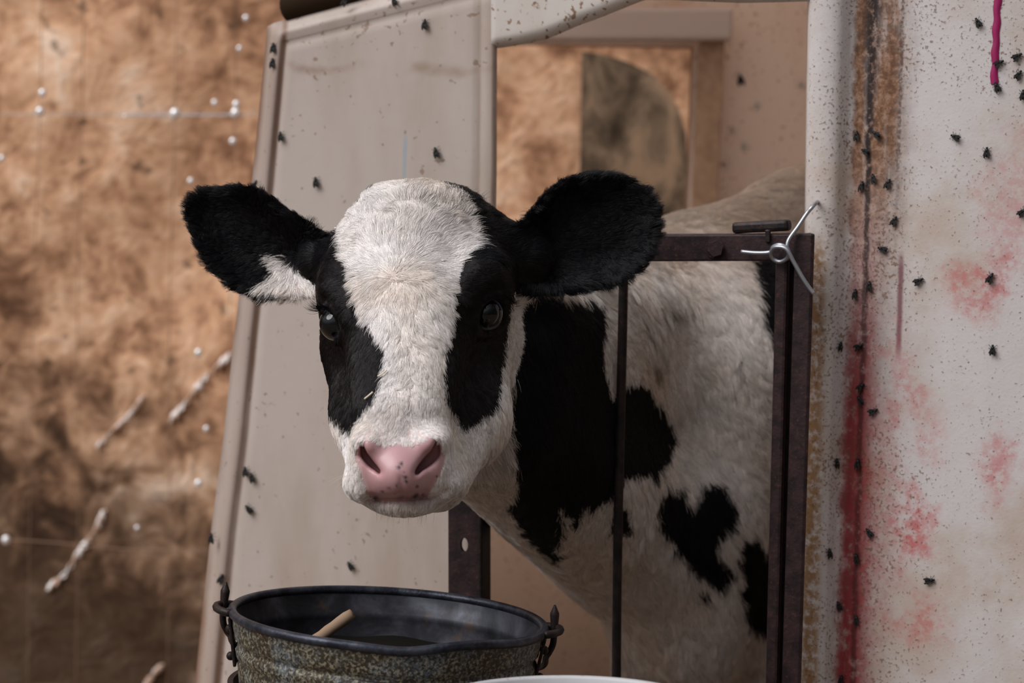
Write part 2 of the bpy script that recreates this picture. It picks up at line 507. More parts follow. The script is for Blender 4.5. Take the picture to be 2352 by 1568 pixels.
XL = [(40, 622), (60, 614), (100, 610), (300, 590), (500, 571), (784, 536), (1000, 514), (1200, 487), (1400, 465), (1568, 448), (2300, 372)]
XR = [(0, 1142), (400, 1141), (784, 1133), (1200, 1126), (2300, 1104)]
TOP = [(600, 70), (612, 62), (630, 52), (700, 34), (800, 8), (900, -18), (1142, -80)]
N_U = 56
def front_pt(u, v):
    # rim profile across the panel: raised border, groove, flat field
    for _ in range(1):
        y_top0 = interp(XL[1][1] + u * (1142 - XL[1][1]), TOP)
    py = y_top0 + v * (2330 - y_top0)
    xl, xr = interp(max(py, 60), XL), interp(py, XR)
    px = xl + u * (xr - xl)
    if v < 0.0001: px = max(px, xl)
    d = 0.0
    e = min(u, (py - y_top0) / 560.0 + 0.0)
    d += 0.018 * math.exp(-(e / 0.030) ** 2)                # outer edge rolls back
    d += -0.004 * math.exp(-((e - 0.05) / 0.022) ** 2)      # raised bead
    d += 0.004 * math.exp(-((e - 0.085) / 0.012) ** 2)      # groove
    d += 0.003 * math.exp(-((u - 0.925) / 0.010) ** 2)      # groove beside the doorway
    d += 0.006 * math.exp(-((1 - u) / 0.012) ** 2)
    return W(px, py, yf(px) + d)
def _u(u): return u
grid_mesh('front_wall', lambda u, v: front_pt(u, v ** 1.35), 72, 70, M['front'], hutch,
          uv=lambda u, v: (u, (interp(614 + u * 528, TOP) + (v ** 1.35) * (2330 - interp(614 + u * 528, TOP))) / 1568 * 1.0), thick=0.010)

# arch over the doorway
ARCH = [(1128, 112), (1150, 110), (1200, 103), (1250, 92), (1290, 76), (1330, 58), (1370, 44), (1410, 28), (1450, 12), (1480, 0), (1540, 0), (1600, 3), (1700, 7), (1800, 5), (1862, 3)]
def arch_pt(u, v):
    px = 1128 + u * (1862 - 1128)
    y1 = interp(px, ARCH)
    y0 = -330 + 250 * (1 - u) ** 2 - 20
    py = y0 + (y1 - y0) * v
    d = 0.010 * math.exp(-((1 - v) / 0.05) ** 2) - 0.003
    return W(px, py, yf(px) + d)
grid_mesh('door_arch', arch_pt, 60, 24, M['header'], hutch, thick=0.010)

# right panel with its bright flange and stained crease
PROF = [(1846, 0.050), (1849, 0.014), (1853, 0.003), (1862, 0.0), (1885, -0.002), (1915, 0.000), (1930, 0.005), (1945, 0.013), (1960, 0.018), (1975, 0.017), (1995, 0.011), (2020, 0.006), (2060, 0.004), (2120, 0.002), (2200, 0.0), (2280, 0.0), (2360, 0.002), (2500, 0.004), (2800, 0.01), (3300, 0.03), (3650, 0.10)]
def side_pt(px, py):
    k = min(1, max(0, (px - 1850) / 110)); k = k * k * (3 - 2 * k)
    d = interp(px, PROF)
    return W(px - (0.012 + 0.018 * k) * py + 8, py, yf(px) + d)
def side_panel():
    xs = [p[0] for p in PROF]
    full = []
    for a, b in zip(xs[:-1], xs[1:]):
        k = max(1, int((b - a) / 12))
        full += [a + (b - a) * i / k for i in range(k)]
    full.append(xs[-1])
    ys = np.linspace(-350, 2320, 90)
    vs = []; uvs = []
    for y in ys:
        for x in full:
            vs.append(side_pt(x, y)); uvs.append(((x - 1850) / 1000, y / 1000))
    n = len(full)
    fs = [(j * n + i, j * n + i + 1, (j + 1) * n + i + 1, (j + 1) * n + i) for j in range(len(ys) - 1) for i in range(n - 1)]
    me = mesh_from('side_panel', vs, fs)
    L = me.uv_layers.new(name='UVMap')
    idx = np.empty(len(me.loops), np.int32); me.loops.foreach_get('vertex_index', idx)
    L.data.foreach_set('uv', np.asarray(uvs, np.float32)[idx].ravel())
    o = link('door_side_panel', me, M['side'], hutch)
    md = o.modifiers.new('thickness', 'SOLIDIFY'); md.thickness = 0.009; md.offset = 1.0
    return o
side_panel()

# magenta paint run on the right panel: a thin raised film
def paint_run():
    bm = bmesh.new()
    prev = None
    for i in range(31):
        py = -60 + 253 * i / 30
        cx = 2283 - 0.012 * py + 1.3 * math.sin(i * 1.1)
        wv = 8.5 + 0.9 * math.sin(i * 0.9 + 1)
        row = []
        for k in (-1, -0.5, 0, 0.5, 1):
            px = cx + k * wv
            row.append(bm.verts.new(Vector(side_pt(px, py)) + Vector((0, -0.0006 - 0.0012 * (1 - k * k), 0))))
        if prev:
            for a in range(4): bm.faces.new((prev[a], prev[a + 1], row[a + 1], row[a]))
        prev = row
    o = bm_to('paint_stripe', bm, M['magenta'], hutch)
    o['label'] = 'magenta paint stripe'
paint_run()

# rear wall of the hutch with a square vent window
def rear_y(x): return 1.34
def rear_pt(px, py): return W(px, py, rear_y(px))
def rear_wall():
    bm = bmesh.new()
    # outline of the window and the wall round it: ring of quads
    win = [(1090, 98), (1592, 108), (1575, 640), (1080, 640)]
    out_ = [(760, -320), (2812, -320), (2812, 1640), (760, 1640)]
    def seg(a, b, n):
        return [(a[0] + (b[0] - a[0]) * i / n, a[1] + (b[1] - a[1]) * i / n) for i in range(n)]
    inner = []; outer = []
    for k in range(4):
        inner += seg(win[k], win[(k + 1) % 4], 12); outer += seg(out_[k], out_[(k + 1) % 4], 12)
    n = len(inner)
    rings = []
    for t in (0, 0.02, 0.06, 0.2, 0.5, 1):
        rings.append([bm.verts.new(rear_pt(i[0] + (o[0] - i[0]) * t, i[1] + (o[1] - i[1]) * t)) for i, o in zip(inner, outer)])
    for a, b in zip(rings[:-1], rings[1:]):
        for k in range(n):
            bm.faces.new((a[k], a[(k + 1) % n], b[(k + 1) % n], b[k]))
    o = bm_to('rear_wall', bm, M['rear'], hutch)
    md = o.modifiers.new('thickness', 'SOLIDIFY'); md.thickness = 0.012
    # brown wooden reveal round the opening
    bm = bmesh.new()
    pts = [(1085, 92), (1600, 104), (1583, 646), (1074, 646)]
    fr = [[bm.verts.new(Vector(rear_pt(*p)) + Vector((0, dy, 0))) for p in q] for q, dy in
          ((pts, 0.015), (pts, 0.12), ([(1040, 60), (1650, 70), (1635, 690), (1030, 690)], 0.12), ([(1040, 60), (1650, 70), (1635, 690), (1030, 690)], 0.015))]
    for a in range(4):
        b = (a + 1) % 4
        for k in range(4):
            q = (k + 1) % 4
            bm.faces.new((fr[a][k], fr[a][q], fr[b][q], fr[b][k]))
    bm_to('window_frame', bm, M['jamb'], hutch, smooth=False)
    bm = bmesh.new()
    bar_bm(bm, Vector(rear_pt(1632, 60)) + Vector((0, -0.03, 0)), Vector(rear_pt(1600, 760)) + Vector((0, -0.03, 0)), (1, 0, 0), 0.036, 0.03)
    bm_to('window_post', bm, M['jamb'], hutch, smooth=False)
    bm = bmesh.new()
    bar_bm(bm, Vector(rear_pt(1080, 62)) + Vector((0, -0.06, 0)), Vector(rear_pt(1672, 62)) + Vector((0, -0.06, 0)), (0, 0, 1), 0.046, 0.05, 0.006)
    bm_to('window_lintel', bm, M['lintel'], hutch, smooth=False)
rear_wall()
def hutch_shell():
    # left and right side walls, curved roof
    def fpt(x, z):
        return None
    lf = [W(400 + 0 * 1, 2300, yf(420)), W(630, 66, yf(630))]
    lr = [W(770, 1640, rear_y(640)), W(770, -60, rear_y(640))]
    grid_mesh('left_wall', lambda u, v: (1 - u) * ((1 - v) * (lf[1] + np.array((.012, .02, -.01))) + v * (lf[0] + np.array((.012, .02, 0)))) + u * ((1 - v) * lr[1] + v * lr[0]), 20, 20, M['roof'], hutch, thick=0.004)
    def rwall(u, v):
        f = W(3654 + 80 - 0.03 * (-350 + 2670 * v) - 76, -350 + 2670 * v, yf(3654) + 0.095)
        r = W(2810, -320 + 1960 * v, 1.34)
        return f * (1 - u) + r * u
    grid_mesh('right_wall', rwall, 16, 16, M['roof'], hutch, thick=0.004)
    def roof(u, v):
        pf = 660 + u * (3672 - 660)
        topf = interp(pf, [(600, 40), (800, -10), (1128, -120), (1862, -345), (3700, -345)])
        a = W(pf, topf, yf(pf) + 0.012)
        pr_ = 770 + u * (2815 - 770)
        b = W(pr_, -320, rear_y(pr_))
        p = a * (1 - v) + b * v
        p = p + np.array((0, 0, 0.10 * math.sin(math.pi * v)))
        return p
    grid_mesh('roof', roof, 40, 16, M['roof'], hutch, thick=0.004)
    # dark brown roll laid along the top edge, above the top left corner
    pts = [V(x, y - 24, yf(x) + 0.028) for x, y in ((654, 46), (675, 40), (715, 28), (760, 16), (800, 3), (850, -10))]
    bm = bmesh.new(); tube_bm(bm, spline(pts, 20), [0.012, 0.016, 0.018, 0.018] + [0.018] * 20, 12)
    bm_to('dark_roll', bm, M['dark_brown'], hutch)
hutch_shell()

# dark mottled arched board standing behind the hutch, seen through its window
def slab():
    g = G('mossy_dark_board', 0.9, 0.1)
    n = g.noise(13, g.scale(g.tc(), (1, 1, 0.55)), 5, 0.65, 0.4)
    n = g.math('ADD', g.math('MULTIPLY', g.math('SUBTRACT', n, 0.5), 1.5), 0.47)
    g.color(g.ramp(n, [(0.30, (0.045, 0.030, 0.018)), (0.45, (0.105, 0.075, 0.050)), (0.56, (0.19, 0.135, 0.09)), (0.70, (0.34, 0.23, 0.15))]))
    pts = [(1338, 118), (1365, 122), (1410, 132), (1455, 148), (1500, 172), (1535, 208), (1560, 252), (1576, 310), (1580, 380), (1572, 700), (1565, 1180), (1326, 1180), (1330, 700), (1334, 400)]
    bm = bmesh.new()
    f = [bm.verts.new(W(x, y, 1.74)) for x, y in pts]
    b = [bm.verts.new(Vector(W(x, y, 1.74)) + Vector((0, 0.06, 0))) for x, y in pts]
    bm.faces.new(f); bm.faces.new(b[::-1])
    for i in range(len(pts)):
        j = (i + 1) % len(pts)
        bm.faces.new((f[i], f[j], b[j], b[i]))
    for v in bm.verts:
        pass
    zmin = min(v.co.z for v in bm.verts)
    for v in bm.verts:
        if v.co.z < zmin + 0.01: v.co.z = 0.0
    o = bm_to('arched_board', bm, g.m, None, smooth=False)
    tag(o, 'dark mottled board with a rounded top seen through the hutch window', 'board')
slab()

# ------------------------------------------------------------------ iron gate in the doorway
def yg(x): return 0.138 - 0.37 * (x - 0.29)                 # depth of the gate plane, by metres across
def GP(px, py, off=0.0):
    Y = 0.2
    for _ in range(6):
        Y = yg(float(W(px, py, Y)[0]))
    return Vector(W(px, py, Y)) + Vector((0, off, 0))
def gate():
    g0 = empty('iron_gate', tuple(Vector((GP(1500, 600).x, GP(1500, 600).y, 0))), 'rusty brown iron gate of flat and round bars across the hutch doorway', 'gate')
    gd = (GP(1800, 570) - GP(1400, 570)).normalized()        # along the gate
    def ground(px, dx=0):
        p = GP(px, 2200); p.z = 0.0
        return p
    # top rail
    bm = bmesh.new(); bar_bm(bm, GP(1050, 572), GP(1862, 568), (0, 0, 1), 0.0262, 0.005)
    bar_bm(bm, GP(1050, 545, 0.012), GP(1862, 541, 0.012), (0, 1, 0), 0.022, 0.004)
    bm_to('top_rail', bm, M['iron'], g0, smooth=False)
    # outer right post: angle iron
    bm = bmesh.new()
    a = GP(1846, 536, -0.004); b = GP(1846, 536, 0); b = GP(1792, 2330, -0.004)
    bar_bm(bm, a, b, gd, 0.0175, 0.004)
    bar_bm(bm, a + gd * 0.0085 + Vector((0, 0.012, 0)), b + gd * 0.0085 + Vector((0, 0.012, 0)), (0, 1, 0), 0.026, 0.004)
    bm_to('post', bm, M['iron'], g0, smooth=False)
    # inner upright next to it
    bm = bmesh.new()
    bar_bm(bm, GP(1800, 592, 0.006), GP(1757, 2330, 0.006), gd, 0.0125, 0.012, 0.003)
    bm_to('upright', bm, M['iron'], g0, smooth=False)
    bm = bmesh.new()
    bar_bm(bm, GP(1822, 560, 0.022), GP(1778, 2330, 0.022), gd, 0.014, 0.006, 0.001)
    bm_to('gap_strip', bm, M['iron_dark'], g0, smooth=False)  # dark strip added behind to blacken the gap between post and upright
    # left post with a punched hole: flat bar with a return
    a = GP(1078, 560); b = GP(1078, 2300)
    dz = Vector((0, 0, 1)); hx = gd
    hc = GP(1068, 1250)
    w = 0.037; t = 0.005
    bm = bmesh.new()
    left, right = -w / 2, w / 2
    ax = GP(1070, 1250)
    off_h = (hc - ax).dot(gd)
    z0, z1 = 0.0, a.z
    nrm = gd.cross(dz).normalized()
    def pv(s, z, k): return bm.verts.new(Vector((ax.x, ax.y, 0)) + gd * s + nrm * k + Vector((0, 0, z)))
    for k in (-t / 2, t / 2):
        N = 24
        ring = []; outer = []
        for i in range(N):
            th = 2 * math.pi * i / N
            c_, s_ = math.cos(th), math.sin(th)
            ring.append(pv(off_h + 0.0042 * c_, hc.z + 0.0072 * s_, k))
            m = max(abs(c_), abs(s_))
            sx = (right if c_ > 0 else left)
            qx = off_h + (abs(c_) / m) * ((right - off_h) if c_ > 0 else -(off_h - left))
            qz = hc.z + 0.03 * s_ / m
            outer.append(pv(qx, qz, k))
        for i in range(N):
            j = (i + 1) % N
            bm.faces.new((ring[i], ring[j], outer[j], outer[i]))
        for zz0, zz1 in ((z0, hc.z - 0.03), (hc.z + 0.03, z1)):
            q = [pv(left, zz0, k), pv(right, zz0, k), pv(right, zz1, k), pv(left, zz1, k)]
            bm.faces.new(q)
        if k < 0: r0 = ring
        else:
            for i in range(N):
                j = (i + 1) % N
                bm.faces.new((r0[i], r0[j], ring[j], ring[i]))
    for s in (left, right):
        bm.faces.new([pv(s, z0, -t / 2), pv(s, z0, t / 2), pv(s, z1, t / 2), pv(s, z1, -t / 2)])
    bmesh.ops.remove_doubles(bm, verts=bm.verts, dist=0.0004)
    bm_to('post', bm, M['iron'], g0, smooth=False)
    bm = bmesh.new()
    e0 = Vector((ax.x, ax.y, 0)) + gd * (right + 0.002)
    bar_bm(bm, e0 + Vector((0, 0.012, 0)), e0 + Vector((0.0, 0.012, z1)), (0.28, 1, 0), 0.034, 0.004)
    bm_to('post_flange', bm, M['iron_dark'], g0, smooth=False)
    # round bar in the middle
    p = [GP(1433, 598, 0.002), GP(1430, 760, 0.001), GP(1424, 1000, 0.0), GP(1419, 1250, 0.001), GP(1416, 1500, 0.002), GP(1412, 2320, 0.002)]
    tube('bar', spline(p, 20), 0.0048, M['iron_dark'], g0, 12)
    # bottom rail
    bm = bmesh.new(); bar_bm(bm, GP(1060, 2150), GP(1790, 2150), (0, 0, 1), 0.026, 0.005)
    bm_to('bottom_rail', bm, M['iron'], g0, smooth=False)
    # bolt: hex head with washer
    bc = GP(1640, 570, -0.004)
    bm = bmesh.new()
    for (r, l0, l1, seg) in ((0.0098, 0, -0.0015, 20), (0.0082, -0.0015, -0.0095, 6)):
        A = [bm.verts.new(bc + gd * (r * math.cos(2 * math.pi * k / seg + .3)) + dz * (r * math.sin(2 * math.pi * k / seg + .3)) + nrm * 0 + Vector((0, l0, 0))) for k in range(seg)]
        B = [bm.verts.new(v.co + Vector((0, l1 - l0, 0))) for v in A]
        bm.faces.new(A); bm.faces.new(B)
        for k in range(seg): bm.faces.new((A[k], A[(k + 1) % seg], B[(k + 1) % seg], B[k]))
    bm_to('bolt', bm, M['iron'], g0, smooth=False)
    # latch: a flat tongue lying above the rail and its keeper pin
    bm = bmesh.new(); bar_bm(bm, GP(1688, 524, 0.012), GP(1816, 517, 0.006), (0, 0, 1), 0.0112, 0.016, 0.0035)
    bm_to('latch', bm, M['iron_dark'], g0, smooth=False)
    bm = bmesh.new(); bar_bm(bm, GP(1763, 527, -0.004), GP(1763, 556, -0.004), gd, 0.005, 0.005, 0.001)
    bm_to('pin', bm, M['iron_dark'], g0, smooth=False)
    return g0, gd
iron_gate, GD = gate()

# wire tie from the gate to a hole in the hutch flange
def wire_tie():
    def P(px, py, o=-0.012): return GP(px, py, o)
    pts = [P(1700, 577), P(1735, 580), P(1766, 578), P(1772, 566, -.016), P(1788, 561, -.020), P(1806, 572, -.018), P(1806, 590, -.013), P(1790, 600, -.010), P(1774, 594, -.010), P(1768, 580, -.014), P(1776, 566, -.020), P(1800, 570, -.022), P(1818, 600, -.020), P(1838, 635, -.018), P(1855, 660, -.016), P(1865, 672, -.015)]
    a = tube('wire_tie', spline(pts, 90), 0.0021, M['wire'], None, 8)
    pts2 = [P(1806, 578, -.016), P(1804, 562, -.016), P(1810, 546, -.014), P(1830, 520, -.010), P(1852, 490, -.004), P(1872, 470, 0.005), Vector(W(1878, 462, 0.205))]
    bm = bmesh.new(); tube_bm(bm, spline(pts2, 40), 0.0020, 8)
    b = bm_to('hook_end', bm, M['wire'], a)
    tag(a, 'bent grey wire tie looped over the gate corner and hooked into the hutch flange', 'wire tie')
wire_tie()

# ------------------------------------------------------------------ buckets
def lathe(name, prof, mat, parent, seg=96, fn=None, close=False):
    bm = bmesh.new()
    rings = []
    for (r, z) in prof:
        ring = []
        for k in range(seg):
            th = 2 * math.pi * k / seg
            p = Vector((r * math.cos(th), r * math.sin(th), z))
            if fn: p = fn(p, th)
            ring.append(bm.verts.new(p))
        rings.append(ring)
    for a, b in zip(rings[:-1], rings[1:]):
        for k in range(seg):
            bm.faces.new((a[k], a[(k + 1) % seg], b[(k + 1) % seg], b[k]))
    if close: bm.faces.new(rings[-1])
    me = bpy.data.meshes.new(name)
    bmesh.ops.recalc_face_normals(bm, faces=bm.faces)
    bm.to_mesh(me); bm.free()
    return me

def local(name, me, mat, parent):
    o = bpy.data.objects.new(name, me); COL.objects.link(o)
    me.materials.append(mat)
    me.polygons.foreach_set('use_smooth', [True] * len(me.polygons))
    o.parent = parent
    return o

def metal_bucket():
    c = V(893, 1419, -0.045)
    R0 = 0.1420
    root = empty('metal_bucket', tuple(c), 'corroded grey metal bucket with looped handle ears under the calf muzzle', 'bucket')
    root.rotation_euler = (0, math.radians(4.0), 0)
    def dent(p, th):
        q = p.copy()
        k = math.exp(-((th - 1.5 * math.pi - 0.15) / 0.22) ** 2)     # front of the rim is knocked in a little
        q.z -= 0.003 * k * (1 if q.z > -0.03 else 0)
        k2 = math.exp(-((th - 1.5 * math.pi - 0.55) / 0.35) ** 2)
        q *= 1; q.z += 0.0035 * k2 * (1 if q.z > -0.02 else 0)
        return q
    H = -0.26
    outer = [(R0, -0.002), (R0 - 0.001, -0.012), (R0 - 0.003, -0.020), (R0 - 0.0035, -0.023), (R0 - 0.0065, -0.026), (R0 - 0.0065, -0.030), (R0 - 0.0045, -0.033), (R0 - 0.006, -0.040), (R0 - 0.0085, -0.043), (R0 - 0.0075, -0.047)]
    for i in range(1, 14):
        t = i / 13
        outer.append((R0 - 0.0075 - 0.03 * t, -0.047 + (H + 0.047) * t))
    outer.append((0.0001, H))
    me = lathe('body', outer, None, root, 120, dent)
    local('body', me, M['bucket'], root)
    inner = [(R0 - 0.002, 0.0), (R0 - 0.004, -0.014), (R0 - 0.007, -0.020), (R0 - 0.0075, -0.026), (R0 - 0.006, -0.032), (R0 - 0.0125, -0.05), (R0 - 0.036, H + 0.006), (0.0001, H + 0.006)]
    me = lathe('inner_wall', inner, None, root, 120, dent)
    local('inner_wall', me, M['bucket_in'], root)
    bm = bmesh.new()
    pts = [dent(Vector((R0 * math.cos(2 * math.pi * k / 120), R0 * math.sin(2 * math.pi * k / 120), 0.0)), 2 * math.pi * k / 120) for k in range(120)]
    tube_bm(bm, pts, 0.0042, 10, True)
    pts = [p * 1.0 + Vector((0, 0, -0.0055)) for p in pts]
    me = bpy.data.meshes.new('rim'); bmesh.ops.recalc_face_normals(bm, faces=bm.faces); bm.to_mesh(me); bm.free()
    local('rim', me, M['rim'], root)
    # ears: wire loops bent out of the rim, each with a hooked end of the handle
    for s in (-1, 1):
        bm = bmesh.new()
        th0 = math.pi if s < 0 else 0.0
        th0 += 0.06 if s < 0 else -0.06
        d = Vector((math.cos(th0), math.sin(th0), 0)); tdir = Vector((-d.y, d.x, 0))
        loop = []
        for k in range(15):
            a = math.pi * k / 14
            loop.append(d * (R0 + 0.0145 * math.sin(a)) + tdir * (0.022 * math.cos(a)) + Vector((0, 0, 0.0015 * math.sin(a))))
        tube_bm(bm, loop, 0.0037, 8)
        # plate riveted under the ear
        bar_bm(bm, d * (R0 + 0.0015) + Vector((0, 0, -0.006)), d * (R0 - 0.006) + Vector((0, 0, -0.05)), tdir, 0.030, 0.003, 0.001)
        me = bpy.data.meshes.new('ear'); bmesh.ops.recalc_face_normals(bm, faces=bm.faces); bm.to_mesh(me); bm.free()
        ear = local('ear', me, M['iron_dark'], root)
        bm = bmesh.new()
        for zz in (-0.018, -0.043):
            bmesh.ops.create_uvsphere(bm, u_segments=10, v_segments=6, radius=0.0042, matrix=Matrix.Translation(d * (R0 + 0.003 + zz * 0.1) + Vector((0, 0, zz))))
        me = bpy.data.meshes.new('rivet'); bm.to_mesh(me); bm.free()
        local('rivet', me, M['iron_dark'], ear)
    # handle: a wire bow hanging down behind the bucket, its pointed ends hooked up through the ears
    arc = []
    ex = R0 + 0.008
    left = [Vector((-ex, 0.004, 0.022)), Vector((-ex - 0.0005, 0.004, 0.012)), Vector((-ex - 0.001, 0.004, 0.0)), Vector((-ex - 0.001, 0.006, -0.014)), Vector((-ex + 0.002, 0.012, -0.024)), Vector((-ex + 0.004, 0.03, -0.032))]
    mid = []
    for k in range(1, 12):
        a = math.pi - math.pi * k / 12
        mid.append(Vector((ex * math.cos(a), 0.03 + 0.135 * math.sin(a), -0.034 - 0.05 * math.sin(a))))
    right = [Vector((-p.x, p.y, p.z)) for p in left[::-1]]
    pts = spline(left + mid + right, 120)
    rads = []
    for i in range(len(pts)):
        e_ = min(i, len(pts) - 1 - i)
        rads.append(0.0008 + 0.0034 * min(1, e_ / 4.0) if e_ < 5 else max(0.0030, 0.0042 - 0.0002 * (e_ - 5)))
    bm = bmesh.new(); tube_bm(bm, pts, rads, 8)
    me = bpy.data.meshes.new('handle'); bmesh.ops.recalc_face_normals(bm, faces=bm.faces); bm.to_mesh(me); bm.free()
    local('handle', me, M['iron_dark'], root)
    return root, c, R0
mb, BC, BR = metal_bucket()
def filler():  # black sheet added so the bucket's inside looks deep in shade
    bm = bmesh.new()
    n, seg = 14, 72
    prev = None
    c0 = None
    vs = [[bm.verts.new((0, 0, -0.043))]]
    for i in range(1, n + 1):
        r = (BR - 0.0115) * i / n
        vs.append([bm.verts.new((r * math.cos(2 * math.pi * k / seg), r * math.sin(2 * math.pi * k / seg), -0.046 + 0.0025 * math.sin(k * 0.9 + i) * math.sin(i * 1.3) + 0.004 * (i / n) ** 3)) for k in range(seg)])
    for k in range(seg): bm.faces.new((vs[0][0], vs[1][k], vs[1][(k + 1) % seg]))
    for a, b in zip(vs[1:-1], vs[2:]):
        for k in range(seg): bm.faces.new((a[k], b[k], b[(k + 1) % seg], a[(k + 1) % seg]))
    me = bpy.data.meshes.new('dark_filler'); bmesh.ops.recalc_face_normals(bm, faces=bm.faces); bm.to_mesh(me); bm.free()
    o = link('dark_filler', me, simple('black_filler', (0.006, 0.005, 0.004), 0.85, 0, 0.1))
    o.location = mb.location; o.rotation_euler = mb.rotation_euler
    tag(o, 'added dark feed filling the inside of the metal bucket', 'filler', None, 'stuff')
filler()

# stick standing in the metal bucket
def stick():
    a = V(809, 1408, -0.045); b = a + Vector((-0.045, 0.006, -0.034))
    pts = [a + (b - a) * t for t in np.linspace(0, 1, 9)]
    bm = bmesh.new(); tube_bm(bm, pts, [0.0045, 0.0056, 0.0056, 0.0052, 0.0056, 0.005, 0.0056, 0.0052, 0.005], 9)
    o = bm_to('stick', bm, M['wood'])
    tag(o, 'short pale broken wooden stick leaning inside the metal bucket', 'stick')
stick()

# iron ring that carries the bucket, on arms from the gate: part of the gate
def holder():
    bm = bmesh.new()
    c = BC + Vector((0, 0, -0.075))
    r = BR - 0.0005
    ring_o = []
    seg = 72
    for k in range(seg):
        th = 2 * math.pi * k / seg
        tilt = -math.tan(math.radians(4.0))
        for (rr_, dz_) in ((r, 0.010), (r + 0.005, 0.010), (r + 0.005, -0.010), (r, -0.010)):
            x, y = rr_ * math.cos(th), rr_ * math.sin(th)
            ring_o.append(bm.verts.new(c + Vector((x, y, dz_ + x * tilt))))
    for k in range(seg):
        j = (k + 1) % seg
        for q in range(4):
            p = (q + 1) % 4
            bm.faces.new((ring_o[4 * k + q], ring_o[4 * k + p], ring_o[4 * j + p], ring_o[4 * j + q]))
    # the two arms back to the gate
    for (a, b) in ((c + Vector((r * 0.93, 0.055, -0.006)), GP(1425, 1592, 0.0)), (c + Vector((r * 0.62, 0.117, -0.004)), GP(1085, 1545, 0.0))):
        bar_bm(bm, a, b, (0, 0, 1), 0.018, 0.006)
    o = bm_to('bucket_ring', bm, M['iron_dark'], iron_gate, smooth=False)
holder()

def white_bucket():
    c = V(1302, 1614, -0.30)
    R1 = 0.109
    root = empty('plastic_bucket', (c.x, c.y, 0), 'white plastic bucket at the bottom edge beside the metal bucket', 'bucket')
    h = c.z
    prof = [(R1 - 0.004, h - 0.02), (R1 - 0.0035, h - 0.002), (R1 - 0.002, h), (R1 + 0.003, h), (R1 + 0.004, h - 0.002), (R1 + 0.004, h - 0.010), (R1, h - 0.012), (R1 - 0.001, h - 0.05), (R1 - 0.006, h - 0.25), (R1 - 0.014, 0.002), (0.0001, 0.002)]
    local('shell', lathe('shell', prof, None, root, 96), M['white_plastic'], root)
    prof = [(R1 - 0.004, h - 0.02), (R1 - 0.006, h - 0.10), (R1 - 0.016, 0.012), (0.0001, 0.012)]
    local('inside', lathe('inside', prof, None, root, 96), M['white_plastic'], root)
white_bucket()

# ------------------------------------------------------------------ flies, each one by itself
def fly_mesh():
    bm = bmesh.new()
    def blob(c, r):
        bmesh.ops.create_uvsphere(bm, u_segments=10, v_segments=7, radius=1.0, matrix=Matrix.Translation(c) @ Matrix.Diagonal((*r, 1)))
    blob((0, 0.0034, 0.0016), (0.0010, 0.0008, 0.0009))
    blob((0, 0.0014, 0.0018), (0.00145, 0.0018, 0.0014))
    blob((0, -0.0016, 0.0016), (0.0015, 0.0023, 0.0013))
    for s in (-1, 1):
        for k, (y0, y1) in enumerate(((0.002, 0.0040), (0.0012, 0.0012), (0.0004, -0.0025))):
            tube_bm(bm, [(s * 0.0008, y0, 0.0012), (s * 0.0022, (y0 + y1) / 2, 0.0018), (s * 0.0032, y1, 0.0001)], 0.00016, 4)
    nbody = len(bm.faces)
    for s in (-1, 1):
        pts = [(s * 0.0006, 0.0016), (s * 0.0018, 0.0008), (s * 0.0026, -0.0020), (s * 0.0022, -0.0044), (s * 0.0012, -0.0046), (s * 0.0004, -0.002)]
        vs = [bm.verts.new((x, y, 0.0031 - 0.0002 * abs(y) / 0.004)) for x, y in pts]
        f = bm.faces.new(vs if s > 0 else vs[::-1]); f.material_index = 1
    bmesh.ops.triangulate(bm, faces=[f for f in bm.faces if f.material_index == 1])
    me = bpy.data.meshes.new('fly')
    bm.to_mesh(me); bm.free()
    me.materials.append(M['fly']); me.materials.append(M['fly_wing'])
    me.polygons.foreach_set('use_smooth', [True] * len(me.polygons))
    return me
FLY = fly_mesh()

def surf_frame(fn, px, py):
    a = Vector(fn(px, py)); b = Vector(fn(px + 3, py)); c = Vector(fn(px, py - 3))
    t = (b - a).normalized(); u = (c - a).normalized()
    n = t.cross(u).normalized()
    if n.y > 0: n = -n
    return a, t, u, n

def put_fly(fn, px, py, ang, size, label, group, lift=0.0):
    a, t, u, n = surf_frame(fn, px, py)
    th = math.radians(ang)                  # heading: 0 = right in the picture, 90 = up
    hd = (t * math.cos(th) + u * math.sin(th)); hd = (hd - n * hd.dot(n)).normalized()
    sd = hd.cross(n)
    o = bpy.data.objects.new('fly', FLY)
    COL.objects.link(o)
    m = Matrix((sd, hd, n)).transposed().to_4x4()
    m.translation = a + n * lift
    o.matrix_world = m @ Matrix.Diagonal((size, size, size, 1))
    tag(o, label, 'fly', group)

